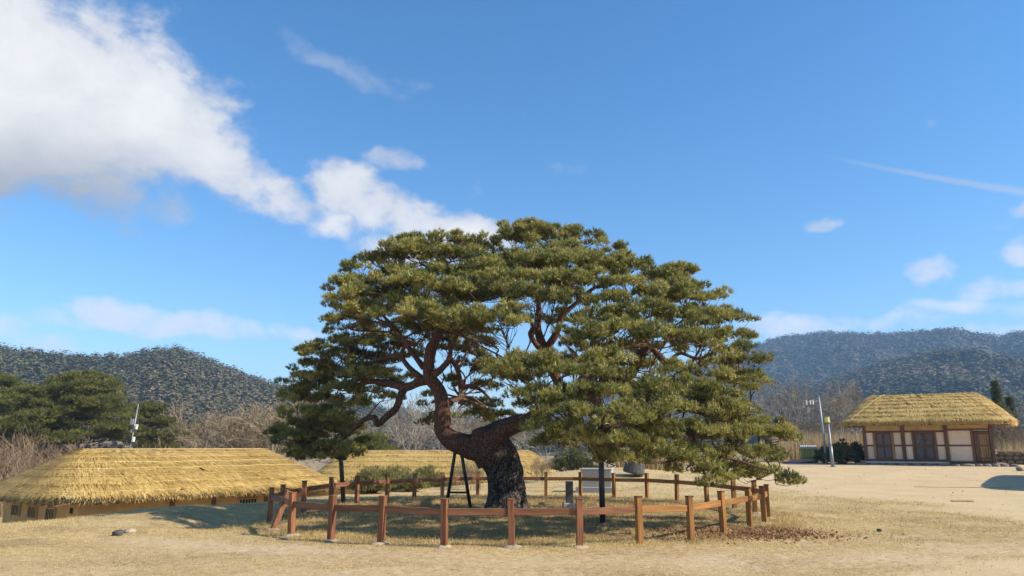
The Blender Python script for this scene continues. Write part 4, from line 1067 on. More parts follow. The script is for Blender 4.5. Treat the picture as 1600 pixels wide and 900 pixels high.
# ---- right house
PL = at(1352, 722, 47.8); YAW = R_(-30); HW = 7.0; HD = 4.2
ex = np.array([math.cos(YAW), math.sin(YAW), 0]); ey = np.array([-math.sin(YAW), math.cos(YAW), 0])
zb = PL[2]
hc = PL + ex * HW / 2 + ey * HD / 2
def right_house(loc, rz, label):
    hs = empty('thatched_house', loc, rz); tag(hs, label, 'house', 'thatched houses with timber fronts')
    yf = -HD / 2                       # front plane
    WH = 2.35
    # core walls
    MB().box((0, 0, WH / 2), (HW - 0.12, HD - 0.12, WH)).build('wall', M_plaster, hs)
    cols = [-3.5 + 0.09, -1.24, 1.08, 3.5 - 0.09]
    for x in cols:
        po = MB().box((x, yf + 0.02, WH / 2 - 0.06), (0.19, 0.19, WH + 0.12), bev=0.015).build('post', M_timber, hs)
        MB().add(*stone_disc((x, yf - 0.03, -0.16), 0.30, 0.14, int(x * 10) + 40)).build('base_stone', M_stone, po)
    for x in (cols[0], cols[3]):
        MB().box((x, -yf - 0.02, WH / 2), (0.19, 0.19, WH), bev=0.015).build('post', M_timber, hs)
    def beam(x0, x1, z, hgt, name='beam', dep=0.10):
        MB().box(((x0 + x1) / 2, yf + 0.03, z), (x1 - x0, dep, hgt), bev=0.008).build(name, M_timber, hs)
    for i in range(3): beam(cols[i] + .095, cols[i + 1] - .095, WH - 0.05, 0.12)
    for i in range(2):
        x0, x1 = cols[i] + .095, cols[i + 1] - .095
        beam(x0, x1, 1.87, 0.10, 'lintel'); beam(x0, x1, 0.13, 0.12, 'sill')
        wl, wr = (x0 + 0.46, x1 - 0.50)
        beam(x0, wl, 1.02, 0.085, 'mid_rail', 0.08); beam(wr, x1, 1.02, 0.085, 'mid_rail', 0.08)
        # double lattice window
        win = MB().box(((wl + wr) / 2, yf + 0.052, 1.0), (wr - wl - 0.15, 0.02, 1.60)).build('window', M_paper, hs)
        for xx in (wl, wr): MB().box((xx, yf + 0.01, 1.0), (0.13, 0.14, 1.63), bev=0.008).build('frame', M_plank if i == 0 else M_timber, win)
        cx0 = (wl + wr) / 2; lw = (wr - wl - 0.13) / 2
        for sx in (-1, 1):
            lx = cx0 + sx * lw / 2
            for (z, hh) in ((0.24, 0.09), (1.0, 0.20), (1.77, 0.08)):
                MB().box((lx, yf + 0.028, z), (lw - 0.012, 0.045, hh), bev=0.004).build('leaf_rail', M_lattice, win)
            for xx in (lx - lw / 2 + 0.035, lx + lw / 2 - 0.035):
                MB().box((xx, yf + 0.024, 1.0), (0.06, 0.05, 1.60), bev=0.004).build('stile', M_lattice, win)
            for k in range(6):
                xx = lx - lw / 2 + 0.07 + (lw - 0.14) * (k + 0.5) / 6
                for zz in (0.59, 1.42):
                    MB().box((xx, yf + 0.034, zz), (0.022, 0.02, 0.62)).build('bar', M_latbar, win)
    # plaster panels, slightly proud of the core
    def panel(x0, x1, z0_, z1_): MB().box(((x0 + x1) / 2, yf + 0.045, (z0_ + z1_) / 2), (x1 - x0, 0.045, z1_ - z0_), bev=0.006).build('plaster_panel', M_plaster, hs)
    for i in range(2):
        x0, x1 = cols[i] + .095, cols[i + 1] - .095; wl, wr = (x0 + 0.46, x1 - 0.50)
        for (a_, b_) in ((x0 + .02, wl - .085), (wr + .085, x1 - .02)):
            panel(a_, b_, 0.20, 0.965); panel(a_, b_, 1.075, 1.81)
        MB().box(((x0 + x1) / 2, yf + 0.045, 2.10), (x1 - x0 - .04, 0.045, 0.34), bev=0.006).build('upper_panel', M_ochre, hs)
    x0, x1 = cols[2] + .095, cols[3] - .095
    MB().box(((x0 + x1) / 2, yf + 0.045, 2.14), (x1 - x0 - .04, 0.045, 0.26), bev=0.006).build('upper_panel', M_ochre, hs)
    xd = x0 + 1.24
    beam(x0, x1, 1.96, 0.10, 'lintel'); beam(x0, xd, 1.02, 0.085, 'mid_rail', 0.08); beam(x0, x1, 0.05, 0.10, 'sill')
    MB().box((xd + 0.02, yf + 0.02, 1.0), (0.13, 0.14, 1.80), bev=0.01).build('door_jamb', M_timber, hs)
    panel(x0 + .05, xd - .06, 0.14, 0.965); panel(x0 + .05, xd - .06, 1.075, 1.88)
    door = MB().box(((xd + x1) / 2 + .04, yf + 0.055, 0.98), (x1 - xd - 0.10, 0.02, 1.78)).build('door', M_dark, hs)
    nb = 6; wdt = (x1 - xd - 0.14) / nb
    for k in range(nb):
        MB().box((xd + 0.11 + wdt * (k + 0.5), yf + 0.030, 0.97), (wdt - 0.012, 0.03, 1.70), bev=0.004).build('plank', M_plank if k > 1 else M_timber, door)
    for z in (0.28, 1.02, 1.72): MB().box(((xd + x1) / 2 + .04, yf + 0.005, z), (x1 - xd - 0.16, 0.03, 0.08), bev=0.005).build('batten', M_timber, door)
    # rafter ends under the eave
    for k in range(20):
        x = -4.2 + 8.4 * k / 19
        MB().tube([(x, yf + 0.1, WH + 0.12), (x, yf - 0.78, WH - 0.02)], 0.05, 7).build('rafter', M_timber, hs)
    # terrace of stones
    MB().box((0.1, -0.35, -0.14), (8.0, HD + 1.2, 0.22)).build('terrace', M_mortar, hs)
    MB().box((-1.2, yf - 0.02, -0.01), (4.6, 0.16, 0.10), bev=0.02).build('plaster_base', M_plaster, hs)
    xx = -4.0; k = 0
    while xx < 4.25:
        wd_ = random.uniform(0.35, 0.8)
        o = link('kerb_stone', lumpy('kerb_stone', (wd_, 0.36, 0.30), M_stone, k + 11, 2), hs, (xx + wd_ / 2, yf - 0.95 + random.uniform(-.04, .04), -0.16)); xx += wd_ * 0.97; k += 1
    thatch(hs, WH + 0.13, 4.75, 3.05, 2.75, 1.75, M_thatch_core, M_straw, 17, courses=8, nstraw=30000, ropes=0, lip=0.20, slen=0.40, swid=0.026, step=0.065)
    for sx in (-1, 1):
        for q in (0.25, 0.6):
            Q = [roof_point(np.array(q2), np.array(s_), 4.75, 3.05, 2.75, 1.75) * 1.0 + np.array([0, 0, WH + 0.13 + 0.10]) for q2, s_ in [((0 if sx > 0 else math.pi) + sx * (-q), v) for v in np.linspace(0.02, 0.95, 10)]]
            MB().tube(Q, 0.02, 5, False).build('rope', M_rope, hs, smooth=True)
    return hs

def stone_disc(c, r, hgt, seed):
    n = 12; V = []
    for j, (fr, z) in enumerate(((1.05, 0), (1.0, hgt * .7), (0.8, hgt))):
        for k in range(n):
            a = 2 * math.pi * k / n; rr = r * fr * (1 + 0.22 * mnoise.noise(Vector((math.cos(a) * 1.5, math.sin(a) * 1.5, seed * 2.3))))
            V.append((c[0] + rr * math.cos(a), c[1] + rr * math.sin(a) * 0.8, c[2] + z))
    F = [(j * n + k, j * n + (k + 1) % n, (j + 1) * n + (k + 1) % n, (j + 1) * n + k) for j in range(2) for k in range(n)] + [tuple(2 * n + k for k in range(n))]
    return V, F

rh = right_house(hc, YAW, 'thatched house with lattice windows facing the sandy yard at right')
# its neighbour stands just outside the right edge; only its shadow reaches the yard
nbh = copy_tree(rh)
for o in (nbh,):
    o.location = (26.8, 30.6, 0.30); o.rotation_euler = (0, 0, math.atan2(.82, .57) + math.pi)
    o['label'] = 'neighbouring thatched house just beyond the right edge, shading the yard'

# ---- left house on the lower ground
LYAW = math.atan2(0.80, 0.59)
lc = np.array([-14.7, 33.6, -2.22])
lh = empty('thatched_house', lc, LYAW); tag(lh, 'long low thatched house with slatted windows below the lawn at left', 'house', 'thatched houses on the lower ground')
EZ = 2.12                               # eave height above its ground
thatch(lh, EZ, 6.6, 4.05, 4.0, 1.64, M_thatch_core_b, M_straw_b, 23, courses=6, nstraw=52000, ropes=8, lip=0.10, slen=0.50, swid=0.032, step=0.045, skew=0.35)
MB().box((0, 0, 0.95), (11.1, 6.5, 2.1)).build('wall', M_ochre, lh)
# old grey layer under the fresh thatch
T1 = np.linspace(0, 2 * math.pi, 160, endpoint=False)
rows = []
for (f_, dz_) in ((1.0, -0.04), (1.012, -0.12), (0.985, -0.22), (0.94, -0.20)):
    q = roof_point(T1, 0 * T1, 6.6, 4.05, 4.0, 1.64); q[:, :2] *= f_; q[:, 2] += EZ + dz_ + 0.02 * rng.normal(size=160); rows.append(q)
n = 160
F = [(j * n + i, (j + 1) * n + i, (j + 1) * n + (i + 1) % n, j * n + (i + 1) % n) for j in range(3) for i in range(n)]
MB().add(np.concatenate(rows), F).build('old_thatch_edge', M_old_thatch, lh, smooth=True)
for k in range(26):
    x = -5.9 + 11.8 * k / 25
    MB().tube([(x, -3.2, EZ - .12), (x, -3.95, EZ - .27)], 0.035, 6).build('rafter', M_timber, lh)
for k in range(13):
    y = -3.5 + 7.0 * k / 12
    MB().tube([(-5.5, y, EZ - .12), (-6.45, y, EZ - .27)], 0.035, 6).build('rafter', M_timber, lh)
def slat_window(parent, c, wd_, ht_, axis, nslat=5):
    """axis 0: wall faces -x, 1: wall faces -y"""
    def bx(du, dz_, su, sz, dep, prj):
        if axis == 0: return ((c[0] - prj, c[1] + du, c[2] + dz_), (dep, su, sz))
        return ((c[0] + du, c[1] - prj, c[2] + dz_), (su, dep, sz))
    a = bx(0, 0, wd_, ht_, 0.02, 0.012)
    win = MB().box(*a).build('window', M_dark, parent)
    for du in (-wd_ / 2, wd_ / 2): MB().box(*bx(du, 0, 0.035, ht_ + 0.035, 0.05, 0.03)).build('frame', M_slat, win)
    for dz_ in (-ht_ / 2, ht_ / 2): MB().box(*bx(0, dz_, wd_ - .036, 0.035, 0.05, 0.03)).build('frame', M_slat, win)
    for k in range(nslat):
        du = -wd_ / 2 + wd_ * (k + 1) / (nslat + 1); MB().box(*bx(du, 0, 0.028, ht_ - .036, 0.012, 0.028)).build('slat', M_slat, win)
for y in (2.0, 0.45, -1.1): slat_window(lh, (-5.55, y, 1.42), 0.78, 0.42, 0)
MB().box((-5.56, -2.7, 1.62), (0.03, 0.2, 0.2)).build('vent', M_dark, lh)
for x in (-2.1, -0.3, 2.2): MB().box((x, -3.25, 1.0), (0.18, 0.10, 2.0), bev=0.01).build('post', M_timber, lh)
slat_window(lh, (1.3, -3.25, 1.45), 0.85, 0.5, 1)
w_ = MB().box((4.6, -3.26, 1.35), (0.9, 0.03, 0.55)).build('window', M_paleblue, lh)
MB().box((4.6, -3.275, 1.65), (1.0, 0.05, 0.05)).build('frame', M_slat, w_)

# ---- roof further back in the hollow
bc = np.array([-4.6, 47.5, -2.2])
bh = empty('thatched_house', bc, R_(3)); tag(bh, 'thatched house seen behind the pine trunk, only its long roof showing', 'house', 'thatched houses on the lower ground')
thatch(bh, 1.95, 7.6, 3.7, 5.5, 1.66, M_thatch_core_b, M_straw_b, 29, courses=6, nstraw=26000, ropes=7, lip=0.12, slen=0.5, swid=0.03, step=0.04, skew=0.1)
MB().box((0, 0, 0.95), (13.4, 5.6, 2.1)).build('wall', M_ochre, bh)
for k in range(22):
    x = -6.4 + 12.8 * k / 21
    MB().tube([(x, -2.75, 1.86), (x, -3.42, 1.70)], 0.04, 6).build('rafter', M_timber, bh)
for x in (-4, -1.5, 1.5, 4): slat_window(bh, (x, -2.81, 1.3), 0.8, 0.5, 1)

# ------------------------------------------------------------------ bare trees
def bare_tree_mesh(name, seed, H_=9.0, spread=0.55, levels=6, mat=None, trunk_r=0.16, up=0.35, minr=0.010, forks=(2, 3)):
    g = random.Random(seed)
    trunkM, twigM = MB(), MB()
    def grow(p, d, L, r, lev):
        n = 3 if lev < 3 else (2 if lev < 6 else 1)
        P = [p]; q = p
        for i in range(n):
            d = (d + Vector((g.gauss(0, .13), g.gauss(0, .13), g.gauss(0, .10) + up * 0.08))).normalized()
            q = q + d * (L / n); P.append(q)
        r1 = max(minr, r * 0.66)
        (trunkM if lev < 2 else twigM).tube(P, list(np.linspace(r, r1, len(P))), 7 if lev == 0 else (5 if lev < 3 else 3), False)
        if lev >= levels: return
        for k in range(g.choice(forks) if lev > 0 else g.choice((3, 4))):
            az = g.uniform(0, 2 * math.pi); sp = spread * g.uniform(0.55, 1.35)
            pr = d.orthogonal().normalized(); pr.rotate(Matrix.Rotation(az, 3, d))
            nd = (d + pr * sp + Vector((0, 0, up * 0.25))).normalized()
            st = P[-1] if (k < 2 or lev == 0) else P[-2] if len(P) > 2 else P[-1]
            grow(st, nd, L * g.uniform(0.62, 0.86), r1 * g.uniform(.7, .95), lev + 1)
    grow(Vector((0, 0, -0.15)), Vector((g.gauss(0, .06), g.gauss(0, .06), 1)).normalized(), H_ * 0.26, trunk_r, 0)
    return trunkM, twigM

def mesh_only(mb, name, mat):
    me = bpy.data.meshes.new(name); me.from_pydata(mb.v, [], mb.f); me.materials.append(mat); me.update(); return me

BT = []
for i, (sd2, hh, spd, lev, mt) in enumerate([(1, 9, .60, 7, M_bare), (2, 9, .55, 7, M_bare_grey), (3, 9, .72, 7, M_bare), (4, 9, .5, 7, M_bare_grey), (5, 9, .66, 7, M_bare_red)]):
    a, b = bare_tree_mesh('bare', sd2, hh, spd, lev, minr=0.015, trunk_r=0.15)
    BT.append((mesh_only(a, 'trunk', mt), mesh_only(b, 'crown', mt), max(v[2] for v in b.v)))
BS = []
for i, (sd2, mt) in enumerate([(11, M_bare_red), (12, M_bare), (13, M_bare_red)]):
    g = random.Random(sd2); mb = MB()
    for st in range(22):
        a, b = bare_tree_mesh('s', sd2 * 50 + st, g.uniform(1.6, 2.6), 0.5, 4, trunk_r=0.012, minr=0.0035, up=0.5)
        ox, oy = g.gauss(0, .45), g.gauss(0, .45)
        for m_ in (a, b): mb.add([(v[0] + ox, v[1] + oy, v[2]) for v in m_.v], m_.f)
    BS.append((mesh_only(mb, 'twigs', mt), max(v[2] for v in mb.v)))

def bare_tree(px, py_top, Y, kind, label, group=None, wide=1.0, rz=None):
    g = ray(px, 700); x = g[0] * Y / g[1]
    z0 = h1(x, Y); top = at(px, py_top, Y)[2]
    tm, cm, hh = BT[kind]
    s = (top - z0) / hh
    e = empty('bare_tree', (x, Y, z0), random.uniform(0, 6.28) if rz is None else rz); e.scale = (s * wide, s * wide, s)
    tag(e, label, 'tree', group)
    link('trunk', tm, e); link('crown', cm, e)
    return e

def bare_shrub(px, py_top, Y, kind, label, group=None, wide=1.3):
    g = ray(px, 700); x = g[0] * Y / g[1]
    z0 = h1(x, Y); top = at(px, py_top, Y)[2]
    me, hh = BS[kind]; s = (top - z0) / hh
    e = link('bare_shrub', me, None, (x, Y, z0)); e.scale = (s * wide, s * wide, s); e.rotation_euler = (0, 0, random.uniform(0, 6))
    tag(e, label, 'shrub', group)
    return e

G1 = 'bare trees behind the left thatched house'
for k, (px, top, Y, kd, wd_) in enumerate([(405, 606, 50, 0, 1.25), (345, 618, 61, 2, 0.9), (372, 640, 62, 4, 1.2), (310, 634, 70, 4, 1.4), (440, 622, 60, 2, 1.2), (425, 650, 75, 4, 1.3), (285, 655, 78, 4, 1.4), (388, 612, 54, 2, 1.2), (328, 640, 60, 0, 1.2), (430, 604, 58, 0, 1.1)]):
    bare_tree(px, top, Y, kd, ['widest tan bare tree rising behind the left thatched roof', 'tan bare tree just left of the widest one behind the left roof', 'low reddish bare tree between two tan ones behind the left roof', 'reddish bare tree right of the small far pine at left', 'bare tree half hidden by the dark lower left pine branches', 'low reddish bare tree beside the dark lower left pine branches', 'faint reddish bare tree just behind the small far pine', 'fine-twigged tan bare tree overlapping the left side of the widest one', 'lower tan bare tree nearest the small far pine', 'tall tan bare tree against the left edge of the big pine crown'][k], G1, wd_)
G2 = 'bare trees seen under the pine crown'
mids = [(575, 640, 66, 1), (605, 622, 72, 3), (634, 612, 64, 1), (660, 625, 70, 3), (690, 618, 80, 1), (722, 632, 68, 3), (752, 628, 76, 0), (850, 640, 66, 1), (893, 648, 78, 3), (1000, 660, 74, 1), (590, 652, 95, 2), (648, 646, 100, 0), (705, 648, 98, 2), (775, 640, 92, 3), (820, 650, 96, 0), (950, 655, 90, 2)]
for k, (px, top, Y, kd) in enumerate(mids):
    rank = sorted(q[0] for q in mids).index(px)
    ords = ['first', 'second', 'third', 'fourth', 'fifth', 'sixth', 'seventh', 'eighth', 'ninth', 'tenth', 'eleventh', 'twelfth', 'thirteenth', 'fourteenth', 'fifteenth', 'sixteenth']
    bare_tree(px, top, Y, kd, 'slender grey bare tree, %s from the left in the wood beneath the pine crown' % ords[rank], G2, 1.0)
G3 = 'bare trees left of the right house'
for k, (px, top, Y, kd, wd_, lab) in enumerate([(1228, 582, 72, 1, 1.0, 'tallest grey bare tree just right of the pine crown'), (1262, 605, 80, 3, 1.0, 'grey bare tree second from the pine crown, behind the utility pole'), (1300, 598, 68, 0, 1.0, 'brown bare tree rising between the two poles and the right house'), (1212, 612, 84, 3, 1.0, 'grey bare tree half behind the right edge of the pine'), (1328, 612, 78, 2, 1.1, 'bare tree touching the left eave of the right thatched house'), (1280, 640, 62, 4, 1.1, 'low reddish bare tree behind the utility pole'), (1245, 648, 66, 4, 1.2, 'low reddish bare tree behind the bamboo-fenced bin'), (1316, 590, 74, 1, 1.0, 'pale grey bare tree tallest between utility pole and house roof'), (1240, 592, 76, 1, 1.1, 'pale grey bare tree close beside the tallest one by the pine')]):
    bare_tree(px, top, Y, kd, lab, G3, wd_)
for k, (px, top, Y, kd, wd_, lab) in enumerate([(1575, 632, 58, 1, 1.0, 'grey bare tree behind the right end of the right house'), (1598, 622, 64, 3, 1.1, 'bare tree at the right edge behind the stone wall'), (1562, 655, 55, 4, 1.1, 'low bare tree above the stone wall beside the right house')]):
    bare_tree(px, top, Y, kd, lab, 'bare trees right of the right house', wd_)
for k, (px, top, Y, kd, lab) in enumerate([(15, 655, 48, 0, 'reddish bare shrub at the left edge above the thatched roof'), (48, 668, 46, 2, 'reddish bare shrub beside the left pine trunk'), (88, 672, 50, 0, 'reddish bare shrub in front of the large left pine'), (-15, 645, 50, 1, 'tan bare shrub cut by the left edge'), (255, 682, 52, 1, 'tan bare shrub behind the ridge of the left thatched roof'), (215, 688, 50, 2, 'low bare shrub beside the pole behind the left roof'), (165, 690, 52, 1, 'low bare shrub behind the left end of the left roof ridge')]):
    bare_shrub(px, top, Y, kd, lab, 'bare shrubs behind the left house')
for k, (px, top, Y, kd, lab, wd_) in enumerate([(745, 712, 30.0, 1, 'thin bare shrub behind the fence left of the pine trunk', 0.9), (845, 706, 33.0, 1, 'thin bare shrub behind the fence right of the pine trunk', 0.9), (716, 718, 31.5, 1, 'sparse bare shrub behind the black A-frame prop', 0.8)]):
    bare_shrub(px, top, Y, kd, lab, None, wd_)
for k, (px, top, Y, kd, lab) in enumerate([(1225, 672, 60, 0, 'reddish bare shrub beside the pine crown edge at right'), (1252, 678, 64, 2, 'reddish bare shrub behind the bamboo-fenced bin'), (1330, 684, 60, 1, 'bare shrub under the left eave of the right house'), (1580, 672, 56, 1, 'bare shrub above the stone wall at right'), (1598, 664, 58, 0, 'bare shrub at the right edge above the stone wall')]):
    bare_shrub(px, top, Y, kd, lab, 'bare shrubs around the right house')

# ------------------------------------------------------------------ other pines and bushes
def far_pine(px0, px1, py_top, py_bot, Y, seed, label, npad=34, trunk_px=None, lean=0.0):
    g = np.random.default_rng(seed)
    pxc = (px0 + px1) / 2 if trunk_px is None else trunk_px
    r0 = ray(pxc, 700); bx = r0[0] * Y / r0[1]; base = np.array([bx, Y, h1(bx, Y)])
    e = empty('pine_tree', base); tag(e, label, 'tree', 'pines behind the left house')
    topc = at((px0 + px1) / 2, py_top, Y); botc = at((px0 + px1) / 2, py_bot, Y)
    halfw = (px1 - px0) / 2 * Y * .977 / FPX; zc = botc[2]; Hc = topc[2] - botc[2]
    cxw = topc[0]
    # trunk
    tq = catmull([base - base, (np.array([lean * .4, 0, (zc - base[2]) * .8])), np.array([cxw - bx, 0, zc - base[2] + Hc * .5]), np.array([cxw - bx, 0, zc - base[2] + Hc * .9])], 5)
    tr = MB().tube(tq, np.linspace(0.24, 0.05, len(tq)), 9).build('trunk', M_bark, e, smooth=True)
    tmb = MB(); Vs = []; Ts = []
    for k in range(npad):
        t = ((k + g.uniform(0, 1)) / npad)
        lev = t
        rmax = halfw * math.sqrt(max(0.02, 1 - (lev * 0.98) ** 1.8))
        a = g.uniform(0, 2 * math.pi); rr = rmax * math.sqrt(g.uniform(0.15, 1))
        c = np.array([cxw - bx + rr * math.cos(a) * 0.85, rr * math.sin(a) * 0.8, zc - base[2] + Hc * (lev * 0.93)])
        prx = g.uniform(0.9, 1.7) * (1 - 0.3 * lev)
        n = int(26 * prx); q = np.sqrt(g.uniform(0, 1, n)); th = g.uniform(0, 6.28, n)
        C = c + np.stack([prx * q * np.cos(th), prx * q * np.sin(th), 0.32 * (np.sqrt(1 - q ** 2) - .5) + g.normal(0, .05, n)], 1)
        P, D = clump_tufts(C, g.uniform(.2, .36, n), 9, g)
        V_, t_ = needle_tris(P, D, 6, 0.20, 0.035, 0.55, np.clip(np.repeat(g.normal(.5, .15, n), 9) + g.normal(0, .1, n * 9), 0, 1), g)
        Vs.append(V_); Ts.append(t_)
        i = int(len(tq) * min(.9, .35 + .5 * lev)); tmb.tube(np.array([tq[i], (tq[i] + c) / 2 + np.array([0, 0, -.2]), c - np.array([0, 0, .15])]), [0.07, .05, .02], 5, False)
    tmb.build('limbs', M_twig, e)
    V_ = np.concatenate(Vs)
    o = link('crown', tri_mesh('crown', V_, np.arange(len(V_)).reshape(-1, 3), M_needle_far, np.concatenate(Ts)), e)
    return e
far_pine(36, 224, 579, 690, 52, 61, 'large broad pine behind the left thatched house', 66, trunk_px=75)
far_pine(-90, 88, 582, 690, 55, 62, 'pine cut by the left edge behind the left thatched house', 52)
far_pine(-40, 120, 604, 692, 50, 65, 'lower pine between the two larger pines behind the left thatched house', 36)
far_pine(180, 288, 630, 702, 58, 63, 'smaller pine beside the pole behind the left thatched house', 30)
far_pine(545, 606, 682, 712, 52, 64, 'small low pine seen under the left pine branches above the back roof', 14)
def conifer(px, top, Y, wpx, seed, label):
    g = np.random.default_rng(seed)
    r0 = ray(px, 700); x = r0[0] * Y / r0[1]; z0 = h1(x, Y); H_ = at(px, top, Y)[2] - z0; W_ = wpx * .5 * Y * .977 / FPX
    e = empty('conifer_tree', (x, Y, z0)); tag(e, label, 'tree')
    MB().tube([(0, 0, -.1), (0, 0, H_ * .5), (0, 0, H_ * .97)], [.14, .09, .02], 8).build('trunk', M_twig, e)
    n = 420; t = g.uniform(0.08, 1, n) ** 0.8; th = g.uniform(0, 6.28, n); rr = W_ * (1 - t) * g.uniform(.35, 1.0, n) * (0.7 + .3 * np.sin(t * 30)) + .03
    C = np.stack([rr * np.cos(th), rr * np.sin(th), t * H_ - rr * .15], 1)
    P, D = clump_tufts(C, np.full(n, .2), 10, g); V_, t_ = needle_tris(P, D, 6, .18, .035, .6, np.clip(g.normal(.45, .2, n * 10), 0, 1), g)
    link('crown', tri_mesh('crown', V_, np.arange(len(V_)).reshape(-1, 3), M_darkshrub, t_), e)
conifer(1568, 598, 60, 60, 71, 'dark pointed conifer behind the right end of the right house')
conifer(1588, 622, 63, 46, 72, 'shorter dark conifer behind bare twigs at the right edge')

def bush(px, py_bot, py_top, wpx, Y, seed, mat, label, group=None, n=260, L=0.10, wd=0.014, upw=0.9, grounded=True):
    g = np.random.default_rng(seed)
    r0 = ray(px, py_bot); x = r0[0] * Y / r0[1]
    z0 = h1(x, Y); H_ = max(.3, at(px, py_top, Y)[2] - z0); W_ = wpx * .5 * Y * .977 / FPX
    e = empty('bush', (x, Y, z0)); tag(e, label, 'bush', group)
    th = g.uniform(0, 6.28, n); q = np.sqrt(g.uniform(0, 1, n)); lob = 1 + .2 * np.sin(3 * th + seed)
    top = np.sqrt(np.maximum(0, 1 - q ** 2 * .9)) * (0.8 + .2 * np.sin(th * 4 + seed * 1.7) + .12 * g.normal(size=n))
    zz = H_ * np.maximum(.05, top * g.uniform(.25, 1, n) ** .5)
    C = np.stack([W_ * q * np.cos(th) * lob, W_ * .75 * q * np.sin(th) * lob, zz], 1)
    P, D = clump_tufts(C, g.uniform(.1, .2, n), 10, g)
    D = norm(D + np.array([0, 0, upw])); V_, t_ = needle_tris(P, D, 6, L, wd * 1.2, .45, np.clip(np.repeat(g.normal(.5, .16, n), 10) + g.normal(0, .1, n * 10), 0, 1), g)
    mb = MB()
    for k in range(0, n, 6): mb.tube([(C[k][0] * .2, C[k][1] * .2, -.05), tuple(C[k] * np.array([.6, .6, .55])), tuple(C[k])], [.014, .01, .005], 3, False)
    mb.build('stems', M_twig, e)
    o = link('foliage', tri_mesh('foliage', V_, np.arange(len(V_)).reshape(-1, 3), mat, t_), e)
GB = 'evergreen bushes behind the left part of the fence'
bush(580, 775, 733, 62, 27.5, 81, M_shrub, 'largest light green bush behind the left prop pole and fence', GB, 420)
bush(615, 772, 730, 56, 30.0, 82, M_shrub, 'feathery light green bush in the middle behind the fence', GB, 380)
bush(665, 762, 730, 56, 32.0, 83, M_shrub, 'rightmost feathery bush behind the fence below the back roof', GB, 340)
bush(640, 768, 740, 44, 28.8, 84, M_shrub, 'low bush close behind the fence between taller bushes', GB, 260)
bush(895, 735, 704, 70, 40.0, 85, M_darkshrub, 'dark hedge bush at the right end of the back roof', None, 420, wd=.02)
bush(1316, 727, 692, 44, 49, 86, M_darkshrub, 'dark green shrub between the poles and the right house', 'dark shrubs beside the right house', 420, L=.13, wd=.05)
bush(1340, 724, 694, 24, 50, 87, M_darkshrub, 'dark green shrub touching the left wall of the right house', 'dark shrubs beside the right house', 260, L=.13, wd=.05)
bush(1288, 722, 700, 22, 51, 88, M_darkshrub, 'small dark shrub beside the bamboo-fenced bin', 'dark shrubs beside the right house', 200, L=.13, wd=.05)
# reeds
def reeds(px0, px1, Y0, Y1, hgt, n, seed, label):
    g = np.random.default_rng(seed)
    px = g.uniform(px0, px1, n); Y = g.uniform(Y0, Y1, n); x = (px - 800) / FPX * Y
    z = H(x, Y); P = np.stack([x, Y, z], 1)
    d = norm(np.stack([g.normal(0, .16, n), g.normal(0, .16, n), np.ones(n)], 1)); L = hgt * g.uniform(.5, 1.15, n)
    s = np.stack([np.full(n, .018), g.normal(0, .01, n), np.zeros(n)], 1)
    V_ = np.stack([P - s, P + s, P + d * L[:, None]], 1).reshape(-1, 3)
    o = link('reeds', tri_mesh('reeds', V_, np.arange(len(V_)).reshape(-1, 3), M_reed, np.repeat(g.uniform(0, 1, n), 3))); tag(o, label, 'reeds', kind='stuff')
reeds(1205, 1362, 54, 66, 2.2, 9000, 91, 'tan dry reeds between the pine and the right house')
reeds(1545, 1680, 52, 62, 1.6, 4000, 92, 'tan dry reeds behind the stone wall at right')
reeds(960, 1060, 38.0, 42.0, 1.1, 5000, 93, 'pale tall dry grass on the rise behind the ring fence')
reeds(-60, 330, 44, 60, 1.6, 6000, 94, 'brown dry brush behind the left thatched house')

# ------------------------------------------------------------------ poles, bin, stone wall
def base_at(px, py, Y):
    p = at(px, py, Y); return np.array([p[0], p[1], h1(p[0], p[1])])
# lamp pole
b = base_at(1302, 736, 43.0); top = at(1302, 651, 43.0); hp = top[2] - b[2]
e = empty('lamp_pole', b); tag(e, 'slim grey lamp pole with yellow head in front of the shrubs', 'lamp pole')
e.rotation_euler = (0, R_(-1.2), 0)
MB().tube([(0, 0, -.1), (0, 0, hp * .42)], [.088, .088], 14).build('lower_pole', M_pole, e, smooth=True)
MB().tube([(0, 0, hp * .42), (0, 0, hp * .44), (0, 0, hp * .88)], [.088, .062, .06], 14).build('upper_pole', M_pole, e, smooth=True)
MB().tube([(0, 0, -.05), (0, 0, .04)], .17, 14).build('base_flange', M_pole, e)
hd = MB().tube([(0, 0, hp * .87), (0, 0, hp * .99), (0, 0, hp)], [.12, .12, .07], 12).build('lamp_head', M_lampgrey, e)
MB().tube([(-.05, -.03, hp * .89), (-.05, -.03, hp * .985)], .125, 12).build('lamp_cover', M_lampyel, hd)
# utility pole with cross arm and transformer
b = base_at(1292, 726, 49.0); top = at(1290, 620, 49.0); hp = top[2] - b[2]
e = empty('utility_pole', b); tag(e, 'taller grey utility pole with cross arm and insulators behind the lamp pole', 'utility pole'); e.rotation_euler = (0, R_(-2.0), 0)
MB().tube([(0, 0, -.1), (0, 0, hp * .5), (0, 0, hp)], [.085, .075, .06], 12).build('pole', M_pole, e, smooth=True)
MB().beam((-.95, 0, hp * .93), (.12, 0, hp * .93), .07, .07).build('cross_arm', M_lampgrey, e)
for x in (-.85, -.60, -.42): MB().tube([(x, 0, hp * .93 + .04), (x, 0, hp * .93 + .10), (x, 0, hp * .93 - .12), (x, 0, hp * .93 - .2)], [.03, .05, .05, .02], 8).build('insulator', M_whitebox, e)
MB().box((-.82, 0, hp * .80), (.22, .2, .34), bev=.03).build('transformer', M_pole, e)
MB().tube([(-.82, 0, hp * .88), (-.80, 0, hp * .92)], .02, 6).build('hanger', M_lampgrey, e)
